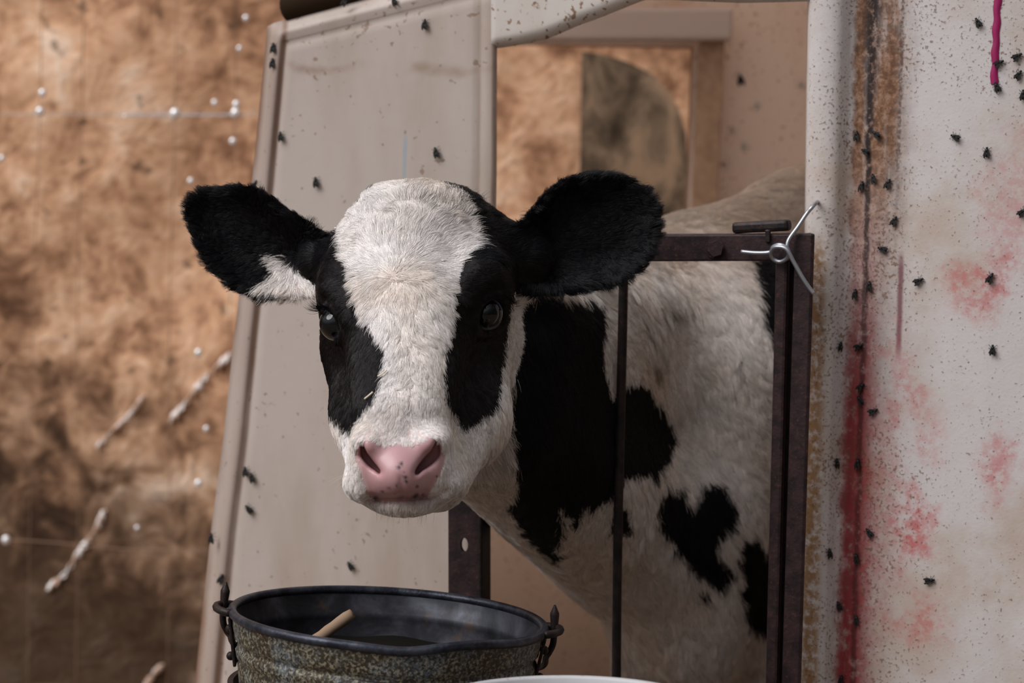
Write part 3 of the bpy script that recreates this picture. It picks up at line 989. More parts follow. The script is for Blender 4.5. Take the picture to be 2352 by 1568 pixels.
def inv_side(px, py):
    """The right panel's own coordinate for a point seen at (px, py)."""
    q = px
    for _ in range(30):
        x, y = proj(np.asarray(side_pt(q, py))[None])
        q += (px - float(x[0])) * 0.7
    return q
RG = 'flies on the stained right panel'
RP = [
 (2247, 52, 120, 'black fly left of the magenta stripe near the top of the panel'),
 (2295, 145, 30, 'black fly touching the right side of the magenta stripe'),
 (2337, 130, 35, 'black fly at the right picture edge level with the lower magenta stripe'),
 (2340, 172, 60, 'black fly at the right edge just below the one beside the magenta stripe'),
 (2290, 200, 115, 'black fly just under the lower end of the magenta stripe'),
 (2350, 218, 90, 'black fly cut by the picture edge below the magenta stripe'),
 (2195, 315, 155, 'winged black fly alone on clean plastic above the centre of the panel'),
 (2267, 350, 90, 'upright black fly on clean plastic well below the magenta stripe'),
 (1969, 312, 90, 'black fly on the brown crease stain, left one of the upper pair'),
 (2015, 308, 150, 'black fly right of the brown crease stain, right one of the upper pair'),
 (1990, 347, 160, 'black fly on the black crease line under the upper pair'),
 (2009, 410, 110, 'black fly right of the crease, left of the thin dirt line'),
 (2041, 422, 70, 'black fly sitting on the thin dirt line right of the crease'),
 (1983, 428, 80, 'black fly at the lower end of the black crease line'),
 (2055, 507, 65, 'black fly right of the crease at the height of the wire hook'),
 (2348, 487, 45, 'black fly at the right picture edge above the large pink smear'),
 (2028, 572, 160, 'black fly above the thin dark red drip right of the crease'),
 (2000, 657, 95, 'black fly left of the thin dark red drip'),
 (1968, 675, 90, 'black fly between the crease and the dark red drip, the lower left one'),
 (2111, 645, 30, 'slanting black fly left of the large pink smear'),
 (2275, 638, 65, 'black fly on the large pink smear'),
 (1926, 795, 70, 'black fly on the white flange edge beside the start of the red stain'),
 (1976, 796, 25, 'slanting black fly at the top of the red crease stain'),
 (2280, 803, 90, 'black fly with spread wings below the large pink smear'),
 (1980, 888, 45, 'black fly on the red crease stain, top one of three close together'),
 (1978, 918, 135, 'black fly on the red crease stain, middle one of three close together'),
 (2007, 944, 25, 'black fly on the red crease stain, lowest of three close together'),
 (1973, 1064, 90, 'black fly right of the red crease stain at the height of the nostrils'),
 (1918, 1063, 85, 'small black fly on the white flange at the height of the nostrils'),
 (1998, 1222, 130, 'black fly right of the red crease stain at the height of the post hole'),
 (1902, 1270, 90, 'thin black fly on the flange beside the lower red stain'),
 (1970, 1281, 105, 'black fly on the red stain below the height of the post hole'),
 (2136, 1332, 8, 'level black fly on its own under the lower pink smear'),
 (1929, 1390, 115, 'black fly on the left part of the lower red stain'),
 (1970, 1423, 100, 'black fly on the lower red stain at the height of the bucket ear'),
 (1935, 1560, 90, 'black fly on the red stain at the bottom picture edge'),
]
for (x, y, a, lab) in RP:
    s = 0.0 if x < 1960 else 0
    put_fly(side_pt, inv_side(x, y), y, a, 1.22 + 0.12 * random.random(), lab, RG, 0.0)

LG = 'flies on the left front panel'
def left_fn(px, py):
    return W(px, py, yf(px) - 0.0005)
LPF = [
 (978, 56, 90, 'dark fly near the top of the front panel above the calf head'),
 (795, 3, 60, 'dark fly at the top picture edge on the front panel, left one'),
 (908, 2, 110, 'dark fly at the top picture edge on the front panel, right one'),
 (630, 110, 90, 'dark fly under the top left corner of the front panel, upper one'),
 (628, 145, 90, 'dark fly under the top left corner of the front panel, lower one'),
 (647, 313, 100, 'dark fly by the left rim of the front panel above the left ear'),
 (1004, 350, 110, 'dark fly right above the crown of the calf head'),
 (728, 418, 100, 'dark fly between the left ear and the calf forehead'),
 (588, 424, 70, 'dark fly on the panel edge just above the left ear tip'),
 (566, 1082, 100, 'dark fly left of the muzzle, left one of a pair'),
 (581, 1096, 110, 'dark fly left of the muzzle, right one of a pair'),
 (574, 1168, 140, 'small dark fly under the pair left of the muzzle'),
 (510, 1328, 70, 'dark fly just above the left ear of the metal bucket'),
 (807, 1298, 130, 'dark fly above the back rim of the metal bucket'),
 (488, 1235, 95, 'dark fly on the lower left edge of the front panel'),
]
for (x, y, a, lab) in LPF:
    put_fly(left_fn, x, y, a, 1.25 + 0.2 * random.random(), lab, LG, 0.0)
IG = 'flies on the wall inside the hutch'
def rear_fn(px, py): return W(px, py, rear_y(px) - 0.0065)
for (x, y, a, sz, lab) in ((1700, 182, 100, 2.2, 'large blurred dark fly on the inner wall, topmost there'), (1738, 243, 90, 1.4, 'blurred dark fly on the inner wall, second from the top'),
                   (1680, 300, 90, 1.4, 'blurred dark fly on the inner wall, third from the top'), (1708, 336, 90, 1.5, 'blurred dark fly on the inner wall, fourth from the top'), (1665, 378, 90, 1.3, 'blurred dark fly on the inner wall, lowest and leftmost'),
                   (1840, 195, 90, 1.5, 'blurred dark fly on the inner wall beside the white flange')):
    put_fly(rear_fn, x, y, a, sz, lab, IG)

# ------------------------------------------------------------------ wire netting and twine in front of the earth wall
def netting():
    Y = 1.70
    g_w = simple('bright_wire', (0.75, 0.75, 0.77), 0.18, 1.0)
    g_k = simple('glint_white', (0.85, 0.84, 0.85), 0.25, 0.4, 0.9)  # whitish beads stand in for glints on the wire
    root = empty('wire_netting', tuple(V(300, 1560, Y)), 'thin wire netting with pale beads added as glints in front of the brown wall', 'wire netting')
    root.location.z = 0
    def line(name, pts, r, m): 
        return tube(name, spline([V(x, y, Y) for x, y in pts], 30), r, m, root, 6)
    line('horizontal_wire', [(-900, 268), (-300, 264), (60, 262), (300, 263), (560, 262), (640, 262)], 0.0008, g_w)
    line('horizontal_wire', [(280, 266), (400, 265), (560, 265)], 0.0012, g_w)  # thicker bright piece laid on as a glint along the wire
    line('horizontal_wire', [(-900, 1250), (-300, 1245), (30, 1240), (300, 1262), (470, 1262), (560, 1262)], 0.0012, simple('dull_wire', (0.22, 0.13, 0.085), 0.7))
    dull = bpy.data.materials['dull_wire']
    for x0, x1 in ((-40, -60), (92, 70), (188, 180), (402, 390), (540, 528)):
        line('vertical_wire', [(x0 + 8, -300), (x0, 262), ((x0 + x1) / 2 - 6, 700), (x1, 1100), (x1 - 10, 1820)], 0.0006, dull)
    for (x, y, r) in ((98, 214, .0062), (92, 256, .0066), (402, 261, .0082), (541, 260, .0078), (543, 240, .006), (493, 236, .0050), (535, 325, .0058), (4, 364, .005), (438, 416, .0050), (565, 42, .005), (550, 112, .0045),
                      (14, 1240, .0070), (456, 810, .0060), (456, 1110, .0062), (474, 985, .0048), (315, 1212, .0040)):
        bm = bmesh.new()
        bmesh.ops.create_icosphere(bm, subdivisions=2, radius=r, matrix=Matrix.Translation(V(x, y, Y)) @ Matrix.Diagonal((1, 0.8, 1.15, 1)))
        bm_to('glint_bead', bm, g_k, root)
    def wall_pt(x, y, r):
        Y = 1.85
        for _ in range(4):
            p = V(x, y, Y); Y = 1.88 + 0.025 * lump(p.x, p.z) - r * 0.4
        return V(x, y, Y)
    gt = G('pale_twine', 0.45, 0.6)
    gt.color(gt.mix(gt.mapr(gt.noise(42, None, 2), 0.42, 0.56), (0.80, 0.74, 0.71), (0.40, 0.25, 0.17)))
    tw = gt.m
    for pts, r, lab in (([(532, 812), (500, 845), (470, 870), (445, 905), (420, 935), (394, 968)], .0075, 'thick pale twist of twine on the brown wall beside the panel edge'),
                   ([(332, 908), (306, 945), (280, 972), (258, 992), (226, 1024)], .0060, 'thin pale twist of twine on the brown wall left of the thick one'),
                   ([(240, 1172), (226, 1210), (205, 1240), (182, 1270), (150, 1318), (112, 1352)], .0068, 'knotted pale twine low on the brown wall at the left'),
                   ([(372, 1528), (345, 1560), (325, 1590)], .0065, 'stub of pale twine at the bottom edge left of the bucket')):
        bm = bmesh.new()
        c = spline([wall_pt(x, y, r) for x, y in pts], 40)
        for ph in (0, math.pi):
            q = []
            for i, p in enumerate(c):
                a = i * 0.75 + ph
                q.append(p + Vector((math.cos(a) * r * .55, math.sin(a) * r * .55, math.sin(a) * r * .4)))
            rr = [r * (0.16 + 0.62 * (0.5 + 0.5 * math.sin(i * 0.37 + r * 900)) * (0.55 + 0.45 * math.sin(i * 0.9 + ph) ** 2)) for i in range(len(q))]
            tube_bm(bm, q, rr, 7)
        o = bm_to('twine', bm, tw)
        tag(o, lab, 'twine', 'twists of pale twine on the wall')
netting()

# ------------------------------------------------------------------ the calf: one continuous body
F32 = np.float32
def R_(rpx, Y): return rpx * (Y + CAM_D) / FPX

def smin(a, b, k):
    h = np.maximum(k - np.abs(a - b), 0) / k
    return np.minimum(a, b) - h * h * k * 0.25
def smax(a, b, k): return -smin(-a, -b, k)

def ell(p, c, r, rot=None):
    q = p - np.asarray(c, F32)
    if rot is not None: q = q @ np.asarray(rot, F32)
    r = np.asarray(r, F32)
    k0 = np.sqrt(((q / r) ** 2).sum(-1)); k1 = np.sqrt(((q / (r * r)) ** 2).sum(-1)) + 1e-6
    return k0 * (k0 - 1.0) / k1
def E(p, px, py, Y, rx, rz, ry, rot=None):
    return ell(p, W(px, py, Y), (R_(rx, Y), ry, R_(rz, Y)), rot)
def cone(p, a, ra, b, rb):
    a = np.asarray(a, F32); b = np.asarray(b, F32)
    ba = b - a
    h = np.clip(((p - a) @ ba) / (ba @ ba), 0, 1)
    d = p - a - h[..., None] * ba
    return np.sqrt((d * d).sum(-1)) - (ra + (rb - ra) * h)
def C(p, a, ra, b, rb): return cone(p, W(*a), ra, W(*b), rb)
def chain(p, pts, rads):
    d = None
    for i in range(len(pts) - 1):
        e_ = cone(p, pts[i], rads[i], pts[i + 1], rads[i + 1])
        d = e_ if d is None else np.minimum(d, e_)
    return d
def rotY(deg):                            # turn in the frontal plane, clockwise as seen
    a = math.radians(deg); c, s = math.cos(a), math.sin(a)
    return np.array([[c, 0, s], [0, 1, 0], [-s, 0, c]])
def rotX(deg):
    a = math.radians(deg); c, s = math.cos(a), math.sin(a)
    return np.array([[1, 0, 0], [0, c, -s], [0, s, c]])
def rotZ(deg):
    a = math.radians(deg); c, s = math.cos(a), math.sin(a)
    return np.array([[c, -s, 0], [s, c, 0], [0, 0, 1]])

def poly_sd(x, y, poly):
    """Signed distance (negative inside) to a polygon."""
    P = np.asarray(poly, float); n = len(P)
    d = np.full(x.shape, 1e18); s = np.ones(x.shape)
    for i in range(n):
        a = P[i]; b = P[i - 1]
        ex, ey = b - a
        wx, wy = x - a[0], y - a[1]
        h = np.clip((wx * ex + wy * ey) / (ex * ex + ey * ey), 0, 1)
        d = np.minimum(d, (wx - ex * h) ** 2 + (wy - ey * h) ** 2)
        c1 = y >= a[1]; c2 = y < b[1]; c3 = ex * wy > ey * wx
        s = np.where((c1 & c2 & c3) | (~c1 & ~c2 & ~c3), -s, s)
    return s * np.sqrt(d)
def line_d(x, y, pts):
    d = np.full(x.shape, 1e18)
    for (ax, ay), (bx, by) in zip(pts[:-1], pts[1:]):
        ex, ey = bx - ax, by - ay
        h = np.clip(((x - ax) * ex + (y - ay) * ey) / (ex * ex + ey * ey), 0, 1)
        d = np.minimum(d, (x - ax - ex * h) ** 2 + (y - ay - ey * h) ** 2)
    return np.sqrt(d)

def smooth_poly(pts, n=4):
    P = np.asarray(pts, float); out = []
    m = len(P)
    for i in range(m):
        a, b, c, d = P[i - 1], P[i], P[(i + 1) % m], P[(i + 2) % m]
        for k in range(n):
            t = k / n
            out.append(0.5 * (2 * b + (c - a) * t + (2 * a - 5 * b + 4 * c - d) * t * t + (3 * b - a - 3 * c + d) * t ** 3))
    return out

EAR_L = smooth_poly([(772, 575), (730, 535), (685, 502), (640, 470), (600, 445), (560, 433), (510, 432), (465, 440), (436, 458), (433, 490), (445, 535), (468, 585), (500, 625), (545, 660), (600, 678), (655, 680), (705, 672), (745, 660), (775, 630)], 3)
EAR_R = smooth_poly([(1140, 560), (1188, 528), (1222, 490), (1258, 448), (1300, 418), (1350, 402), (1405, 402), (1455, 420), (1492, 450), (1510, 490), (1508, 540), (1488, 590), (1450, 628), (1400, 648), (1340, 660), (1270, 668), (1215, 655), (1175, 630)], 3)

def ear(p, poly, box, base, tip, y0, y1, cup, t):
    px, py = proj(p)
    out = np.full(px.shape, 0.05, F32)
    m = (px > box[0] - 60) & (px < box[2] + 60) & (py > box[1] - 60) & (py < box[3] + 60) & (p[..., 1] > -0.05) & (p[..., 1] < 0.3)
    if not m.any(): return out
    x, y = px[m].astype(float), py[m].astype(float); q = p[m]
    sc = (q[:, 1] + CAM_D) / FPX
    d2 = poly_sd(x, y, poly) * sc
    bx, by = base; tx, ty = tip
    L2 = (tx - bx) ** 2 + (ty - by) ** 2
    s = ((x - bx) * (tx - bx) + (y - by) * (ty - by)) / L2
    depth = np.clip(-d2 / 0.034, 0, 1)
    bowl = cup * (depth * (2 - depth)) * np.clip(1.15 - 0.55 * s, 0.3, 1)
    yc = y0 + (y1 - y0) * np.clip(s, -0.3, 1.2) + bowl
    dw = np.abs(q[:, 1] - yc) * 0.8 - t * (0.75 + 0.5 * np.clip(1 - s, 0, 1))
    out[m] = smax(d2, dw, 0.008).astype(F32)
    return out

def base_head(p):
    d = E(p, 946, 592, 0.088, 165, 150, 0.086)                       # cranium
    d = smin(d, E(p, 955, 705, 0.066, 205, 130, 0.090), 0.03)        # between the eyes
    d = smin(d, E(p, 800, 655, 0.055, 62, 75, 0.045), 0.03)          # brow, far side
    d = smin(d, E(p, 1105, 640, 0.045, 72, 80, 0.055), 0.03)         # brow, near side
    d = smin(d, C(p, (938, 760, 0.005), 0.060, (917, 965, -0.088), 0.042), 0.03)
    # jaw and cheeks
    d = smin(d, C(p, (1088, 790, 0.080), 0.036, (1058, 960, 0.025), 0.039), 0.03)
    d = smin(d, C(p, (1058, 960, 0.025), 0.039, (1000, 1095, -0.055), 0.031), 0.03)
    d = smin(d, C(p, (822, 800, 0.088), 0.034, (860, 960, 0.02), 0.034), 0.03)
    d = smin(d, C(p, (860, 960, 0.02), 0.034, (868, 1095, -0.062), 0.026), 0.03)
    # muzzle, lips, chin
    d = smin(d, E(p, 920, 1062, -0.088, 110, 96, 0.058), 0.024)
    d = smin(d, E(p, 842, 1112, -0.098, 52, 40, 0.036), 0.014)
    d = smin(d, E(p, 1004, 1104, -0.084, 64, 45, 0.044), 0.014)
    d = smin(d, E(p, 920, 1085, -0.128, 62, 56, 0.030), 0.016)
    d = smin(d, E(p, 846, 1018, -0.118, 38, 34, 0.030), 0.014)       # wings of the nostrils
    d = smin(d, E(p, 988, 1012, -0.112, 42, 34, 0.034), 0.014)
    d = smin(d, E(p, 833, 1072, -0.112, 24, 40, 0.026), 0.012)
    d = smin(d, E(p, 1000, 1068, -0.106, 28, 40, 0.028), 0.012)
    chin = E(p, 930, 1146, -0.082, 88, 37, 0.048)
    d = smin(d, chin, 0.006)
    # ear roots
    d = smin(d, C(p, (830, 590, 0.10), 0.034, (745, 600, 0.112), 0.020), 0.02)
    d = smin(d, C(p, (1085, 570, 0.10), 0.040, (1195, 595, 0.105), 0.027), 0.025)
    # tuft of the poll
    d = smin(d, E(p, 960, 468, 0.10, 105, 34, 0.05), 0.03)
    return d

_SURF = {}
def surf(px, py, fn=None):
    """Where the line of sight meets the head."""
    px = np.atleast_1d(np.asarray(px, float)); py = np.atleast_1d(np.asarray(py, float))
    y = np.full(px.shape, -0.22)
    for _ in range(70):
        d = (fn or base_head)(W(px, py, y).astype(F32))
        y = y + np.clip(d, -0.02, 0.05) * 0.9
    return W(px, py, y), y

EYE_R_PX, EYE_L_PX = (1118, 721), (757, 742)
EYE_RAD = 0.0170
_er, _ = surf(*EYE_R_PX); EYE_R = _er[0] + np.array((-0.002, 0.0095, 0.0))
_el, _ = surf(775, 738); EYE_L = W(EYE_L_PX[0] + 19, EYE_L_PX[1], float(_el[0][1]) + 0.010)

def arc(pts, off=0.0):
    P, _ = surf([q[0] for q in pts], [q[1] for q in pts])
    P[:, 1] += off
    return P

LID_R = [(1090, 750), (1090, 724), (1099, 700), (1116, 682), (1138, 673), (1160, 676), (1172, 690), (1158, 714), (1150, 738), (1136, 757), (1116, 766), (1098, 764)]
LID_L = [(742, 712), (750, 703), (764, 707), (779, 724), (789, 748), (788, 772), (776, 784)]
LIDR3 = np.array([list(p) for p in spline(arc(LID_R + LID_R[:1], 0.0005), 30)])
_lp = []
for (x, y) in LID_L:
    q = W(x, y, EYE_L[1]); dx, dz = q[0] - EYE_L[0], q[2] - EYE_L[2]
    rr2 = max(0.0, (EYE_RAD + 0.001) ** 2 - dx * dx - dz * dz)
    _lp.append(W(x, y, EYE_L[1] - math.sqrt(rr2)))
LIDL3 = np.array(_lp)
BROW1 = arc([(1062, 690), (1072, 650), (1098, 622), (1130, 618), (1160, 640)], 0.003)
BROW2 = arc([(1080, 700), (1090, 668), (1112, 646), (1140, 642), (1164, 660)], 0.003)
BROWL = arc([(752, 662), (770, 672), (790, 700), (800, 735)], 0.003)
NOS_L = [(831, 1022), (837, 1044), (851, 1064), (872, 1084)]
NOS_R = [(1004, 1018), (998, 1040), (981, 1062), (957, 1085)]
MOUTH = [(842, 1140), (880, 1149), (905, 1147), (925, 1142), (945, 1145), (970, 1143), (1000, 1134), (1022, 1122)]
_, NLY = surf(850, 1062); _, NRY = surf(980, 1060)

def head_sdf(p):
    d = base_head(p)
    # eyes: sockets, lids, folds
    for ec in (EYE_R, EYE_L):
        s = np.sqrt(((p - ec.astype(F32)) ** 2).sum(-1)) - (EYE_RAD + 0.0008)
        d = smax(d, -s, 0.004)
    lr = chain(p, LIDR3, [0.0034 + (0.0016 if 8 < i < 20 else 0) for i in range(len(LIDR3))])
    d = smin(d, lr, 0.006)
    ll = chain(p, LIDL3, [0.0038] * len(LIDL3))
    d = smin(d, ll, 0.006)
    for b, r in ((BROW1, 0.0055), (BROW2, 0.0048), (BROWL, 0.006)):
        d = smin(d, chain(p, b, [r * 0.6] + [r] * (len(b) - 2) + [r * 0.6]), 0.010)
    # nostrils
    px, py = proj(p)
    m = (px > 780) & (px < 1080) & (py > 980) & (py < 1190) & (p[..., 1] < 0.0)
    if m.any():
        x, y = px[m].astype(float), py[m].astype(float); q = p[m]; dm = d[m].astype(float)
        sc = (q[:, 1] + CAM_D) / FPX
        for poly, ys, r0, r1 in ((NOS_L, NLY[0], 3.5, 8.0), (NOS_R, NRY[0], 4.0, 12.0)):
            tt = np.clip((y - poly[0][1]) / (poly[-1][1] - poly[0][1]), 0, 1)
            r = r0 + (r1 - r0) * np.sin(math.pi * np.clip(tt, 0.05, 0.95))
            d2 = np.maximum((line_d(x, y, poly) - r) * sc, q[:, 1] - (ys + 0.020))
            dm = smax(dm, -d2, 0.005)
        g_ = np.maximum((line_d(x, y, MOUTH) - 2.5) * sc, 0)
        dm = dm + 0.0035 * np.exp(-(g_ / 0.0022) ** 2)
        g2 = line_d(x, y, [(922, 1096), (923, 1140)]) * sc
        dm = dm + 0.0016 * np.exp(-(g2 / 0.0025) ** 2)
        d[m] = dm.astype(F32)
    return d

ND = W(1080, 700, 0.16)
def body_sdf(p):
    # neck: from behind the cheeks down to the breast, thin from side to side
    d = C(p, (1075, 660, 0.165), 0.068, (1270, 800, 0.345), 0.086)
    d = smin(d, C(p, (1132, 945, 0.165), 0.082, (1465, 1230, 0.455), 0.098), 0.035)
    d = smin(d, C(p, (1150, 800, 0.168), 0.078, (1420, 960, 0.475), 0.112), 0.03)
    d = smin(d, C(p, (1230, 780, 0.31), 0.085, (1560, 740, 0.52), 0.100), 0.05)
    # crest of the neck up to the withers
    d = smin(d, C(p, (1300, 740, 0.33), 0.07, (1560, 640, 0.52), 0.046), 0.05)
    d = smin(d, C(p, (1560, 625, 0.52), 0.046, (1850, 492, 0.66), 0.052), 0.04)
    # shoulder, brisket
    d = smin(d, E(p, 1650, 905, 0.55, 245, 370, 0.17, rotY(8)), 0.07)
    d = smin(d, E(p, 1600, 1180, 0.50, 190, 250, 0.14), 0.07)
    d = smin(d, E(p, 1600, 1400, 0.49, 150, 190, 0.10), 0.05)
    # barrel, loin, rump
    ax = np.array((0.48, 0.88, 0)); 
    sh = W(1700, 860, 0.58)
    rz = rotZ(-28.6)
    d = smin(d, ell(p, sh + ax * 0.24 + np.array((0, 0, -0.02)), (0.180, 0.34, 0.215), np.linalg.inv(rz).T @ np.eye(3)), 0.06)
    rump = sh + ax * 0.50 + np.array((0, 0, 0.05))
    d = smin(d, ell(p, rump, (0.155, 0.17, 0.17), rz), 0.06)
    d = smin(d, cone(p, sh + np.array((0.06, 0.10, 0.150)), 0.055, rump + np.array((0, 0, 0.085)), 0.075), 0.06)
    # legs
    lat = np.array((0.88, -0.48, 0))
    zc = lambda q, z: np.array((q[0], q[1], z))
    fb = W(1620, 1250, 0.52)
    for s, sh_ in ((-1, -0.02), (1, 0.02)):
        b = fb + lat * 0.062 * s + ax * sh_
        d = smin(d, cone(p, zc(b, 0.50), 0.072, zc(b + ax * 0.01, 0.30), 0.040), 0.05)
        d = smin(d, cone(p, zc(b + ax * 0.01, 0.30), 0.040, zc(b, 0.235), 0.031), 0.02)
        d = smin(d, cone(p, zc(b, 0.235), 0.031, zc(b, 0.085), 0.021), 0.015)
        d = smin(d, cone(p, zc(b, 0.085), 0.023, zc(b - ax * 0.025, 0.032), 0.030), 0.015)
    hb = rump + np.array((0, 0, -0.08))
    for s, sh_ in ((-1, -0.03), (1, 0.03)):
        b = hb + lat * 0.085 * s + ax * sh_
        kn = zc(b - ax * 0.10, 0.46); hk = zc(b + ax * 0.07, 0.27); ft = zc(b + ax * 0.02, 0.085)
        d = smin(d, cone(p, b, 0.11, kn, 0.070), 0.05)
        d = smin(d, cone(p, kn, 0.070, hk, 0.032), 0.04)
        d = smin(d, cone(p, hk, 0.032, ft, 0.021), 0.015)
        d = smin(d, cone(p, ft, 0.023, zc(b - ax * 0.01, 0.032), 0.030), 0.015)
    # tail
    d = smin(d, chain(p, [rump + ax * 0.15 + np.array((0, 0, 0.10)), rump + ax * 0.18 + np.array((0, 0, 0.03)), rump + ax * 0.18 + np.array((0, 0, -0.28))], [0.026, 0.018, 0.012]), 0.02)
    return d

def calf_sdf(p, parts=False):
    h = head_sdf(p)
    b = body_sdf(p)
    el = ear(p, EAR_L, (428, 428, 780, 690), (745, 610), (440, 470), 0.100, 0.125, 0.020, 0.0050)
    er = ear(p, EAR_R, (1140, 393, 1518, 676), (1180, 590), (1505, 480), 0.088, 0.118, 0.026, 0.0055)
    e_ = np.minimum(el, er)
    d = smin(smin(h, e_, 0.010), b, 0.030)
    if parts:
        return d, h, b, el, er
    return d

def axis(segs):
    out = []
    for a, b, h in segs: out.append(np.arange(a, b - 1e-9, h))
    out.append([segs[-1][1]])
    return np.concatenate(out).astype(F32)

def build_field():
    hs = 0.0021
    xs = axis([(-0.325, 0.16, hs), (0.16, 0.92, 0.007)])
    ys = axis([(-0.18, 0.20, hs), (0.20, 0.42, 0.005), (0.42, 1.50, 0.010)])
    zs = axis([(0.0, 0.50, 0.008), (0.50, 0.545, 0.004), (0.545, 0.90, hs), (0.90, 0.96, 0.008)])
    nx, ny, nz = len(xs), len(ys), len(zs)
    fld = np.full((nx, ny, nz), 1.0, F32)
    B = 10
    bx = [np.arange(i, min(i + B, nx)) for i in range(0, nx, B)]
    by = [np.arange(i, min(i + B, ny)) for i in range(0, ny, B)]
    bz = [np.arange(i, min(i + B, nz)) for i in range(0, nz, B)]
    def mids(a, bl): return np.array([(a[b[0]] + a[min(b[-1] + 1, len(a) - 1)]) / 2 for b in bl], F32), np.array([(a[min(b[-1] + 1, len(a) - 1)] - a[b[0]]) / 2 for b in bl], F32)
    mx, hx = mids(xs, bx); my, hy = mids(ys, by); mz, hz = mids(zs, bz)
    c = np.stack(np.meshgrid(mx, my, mz, indexing='ij'), -1).reshape(-1, 3)
    hd = np.sqrt((np.stack(np.meshgrid(hx, hy, hz, indexing='ij'), -1) ** 2).sum(-1)).reshape(-1)
    dc = np.concatenate([calf_sdf(q) for q in np.array_split(c, max(1, len(c) // 200000))])
    act = np.abs(dc) < hd * 1.35 + 0.012
    sgn = np.where(dc < 0, -1.0, 1.0).reshape(len(bx), len(by), len(bz))
    # fill everything with the block's sign, then the active blocks exactly
    fld[:] = np.repeat(np.repeat(np.repeat(sgn, B, 0)[:nx], B, 1)[:, :ny], B, 2)[:, :, :nz]
    ids = np.argwhere(act.reshape(len(bx), len(by), len(bz)))
    for chunk in np.array_split(ids, max(1, len(ids) // 250)):
        gi = []; 
        for (i, j, k) in chunk:
            I, J, K = np.meshgrid(bx[i], by[j], bz[k], indexing='ij')
            gi.append(np.stack((I.ravel(), J.ravel(), K.ravel()), 1))
        gi = np.concatenate(gi)
        p = np.stack((xs[gi[:, 0]], ys[gi[:, 1]], zs[gi[:, 2]]), 1)
        fld[gi[:, 0], gi[:, 1], gi[:, 2]] = calf_sdf(p)
    return xs, ys, zs, fld

def surface_nets(xs, ys, zs, f):
    neg = f < 0
    a = neg[:-1, :-1, :-1].astype(np.int8)
    s = np.zeros_like(a)
    for dx in (0, 1):
        for dy in (0, 1):
            for dz in (0, 1):
                s += neg[dx:neg.shape[0] - 1 + dx, dy:neg.shape[1] - 1 + dy, dz:neg.shape[2] - 1 + dz]
    cells = np.argwhere((s > 0) & (s < 8))
    idx = np.full(s.shape, -1, np.int32)
    idx[cells[:, 0], cells[:, 1], cells[:, 2]] = np.arange(len(cells))
    i, j, k = cells.T
    acc = np.zeros((len(cells), 3)); cnt = np.zeros(len(cells))
    co = (xs, ys, zs)
    cor = [(0, 0, 0), (1, 0, 0), (0, 1, 0), (1, 1, 0), (0, 0, 1), (1, 0, 1), (0, 1, 1), (1, 1, 1)]
    val = [f[i + c[0], j + c[1], k + c[2]] for c in cor]
    for a_ in range(8):
        for ax_ in range(3):
            if cor[a_][ax_]: continue
            b_ = a_ | (1 << ax_)
            va, vb = val[a_], val[b_]
            cr = (va < 0) != (vb < 0)
            t = np.where(cr, va / np.where(cr, va - vb, 1), 0)
            pa = np.stack([co[q][cells[:, q] + cor[a_][q]] for q in range(3)], 1)
            pb = np.stack([co[q][cells[:, q] + cor[b_][q]] for q in range(3)], 1)
            acc += np.where(cr[:, None], pa + (pb - pa) * t[:, None], 0); cnt += cr
    verts = acc / cnt[:, None]
    faces = []
    for ax_ in range(3):
        u, v = (ax_ + 1) % 3, (ax_ + 2) % 3
        sl0 = [slice(None)] * 3; sl1 = [slice(None)] * 3
        sl0[ax_] = slice(0, -1); sl1[ax_] = slice(1, None)
        n0, n1 = neg[tuple(sl0)], neg[tuple(sl1)]
        e = np.argwhere(n0 != n1)
        e = e[(e[:, u] > 0) & (e[:, v] > 0) & (e[:, u] < f.shape[u] - 1) & (e[:, v] < f.shape[v] - 1)]
        inside = n0[e[:, 0], e[:, 1], e[:, 2]]
        q = []
        for du, dv in ((-1, -1), (0, -1), (0, 0), (-1, 0)):
            c = e.copy(); c[:, u] += du; c[:, v] += dv
            q.append(idx[c[:, 0], c[:, 1], c[:, 2]])
        q = np.stack(q, 1)
        q[~inside] = q[~inside][:, ::-1]
        faces.append(q)
    faces = np.concatenate(faces)
    return verts, faces

GX, GY, GZ, FLD = build_field()
CV, CF = surface_nets(GX, GY, GZ, FLD)
del FLD
# keep the largest connected shell
def largest(verts, faces):
    lab = np.arange(len(verts))
    for _ in range(400):
        m = lab[faces].min(1)
        new = lab.copy()
        np.minimum.at(new, faces.ravel(), np.repeat(m, 4))
        new = new[new]
        if (new == lab).all(): break
        lab = new
    u, c = np.unique(lab, return_counts=True)
    keep = lab == u[c.argmax()]
    mp = np.cumsum(keep) - 1
    return verts[keep], mp[faces[keep[faces].all(1)]]
CV, CF = largest(CV, CF)

def grad(p, h=0.0015):
    g = np.zeros_like(p)
    for a in range(3):
        o = np.zeros(3, F32); o[a] = h
        g[:, a] = calf_sdf((p + o).astype(F32)) - calf_sdf((p - o).astype(F32))
    return g / (np.linalg.norm(g, axis=1, keepdims=True) + 1e-9)

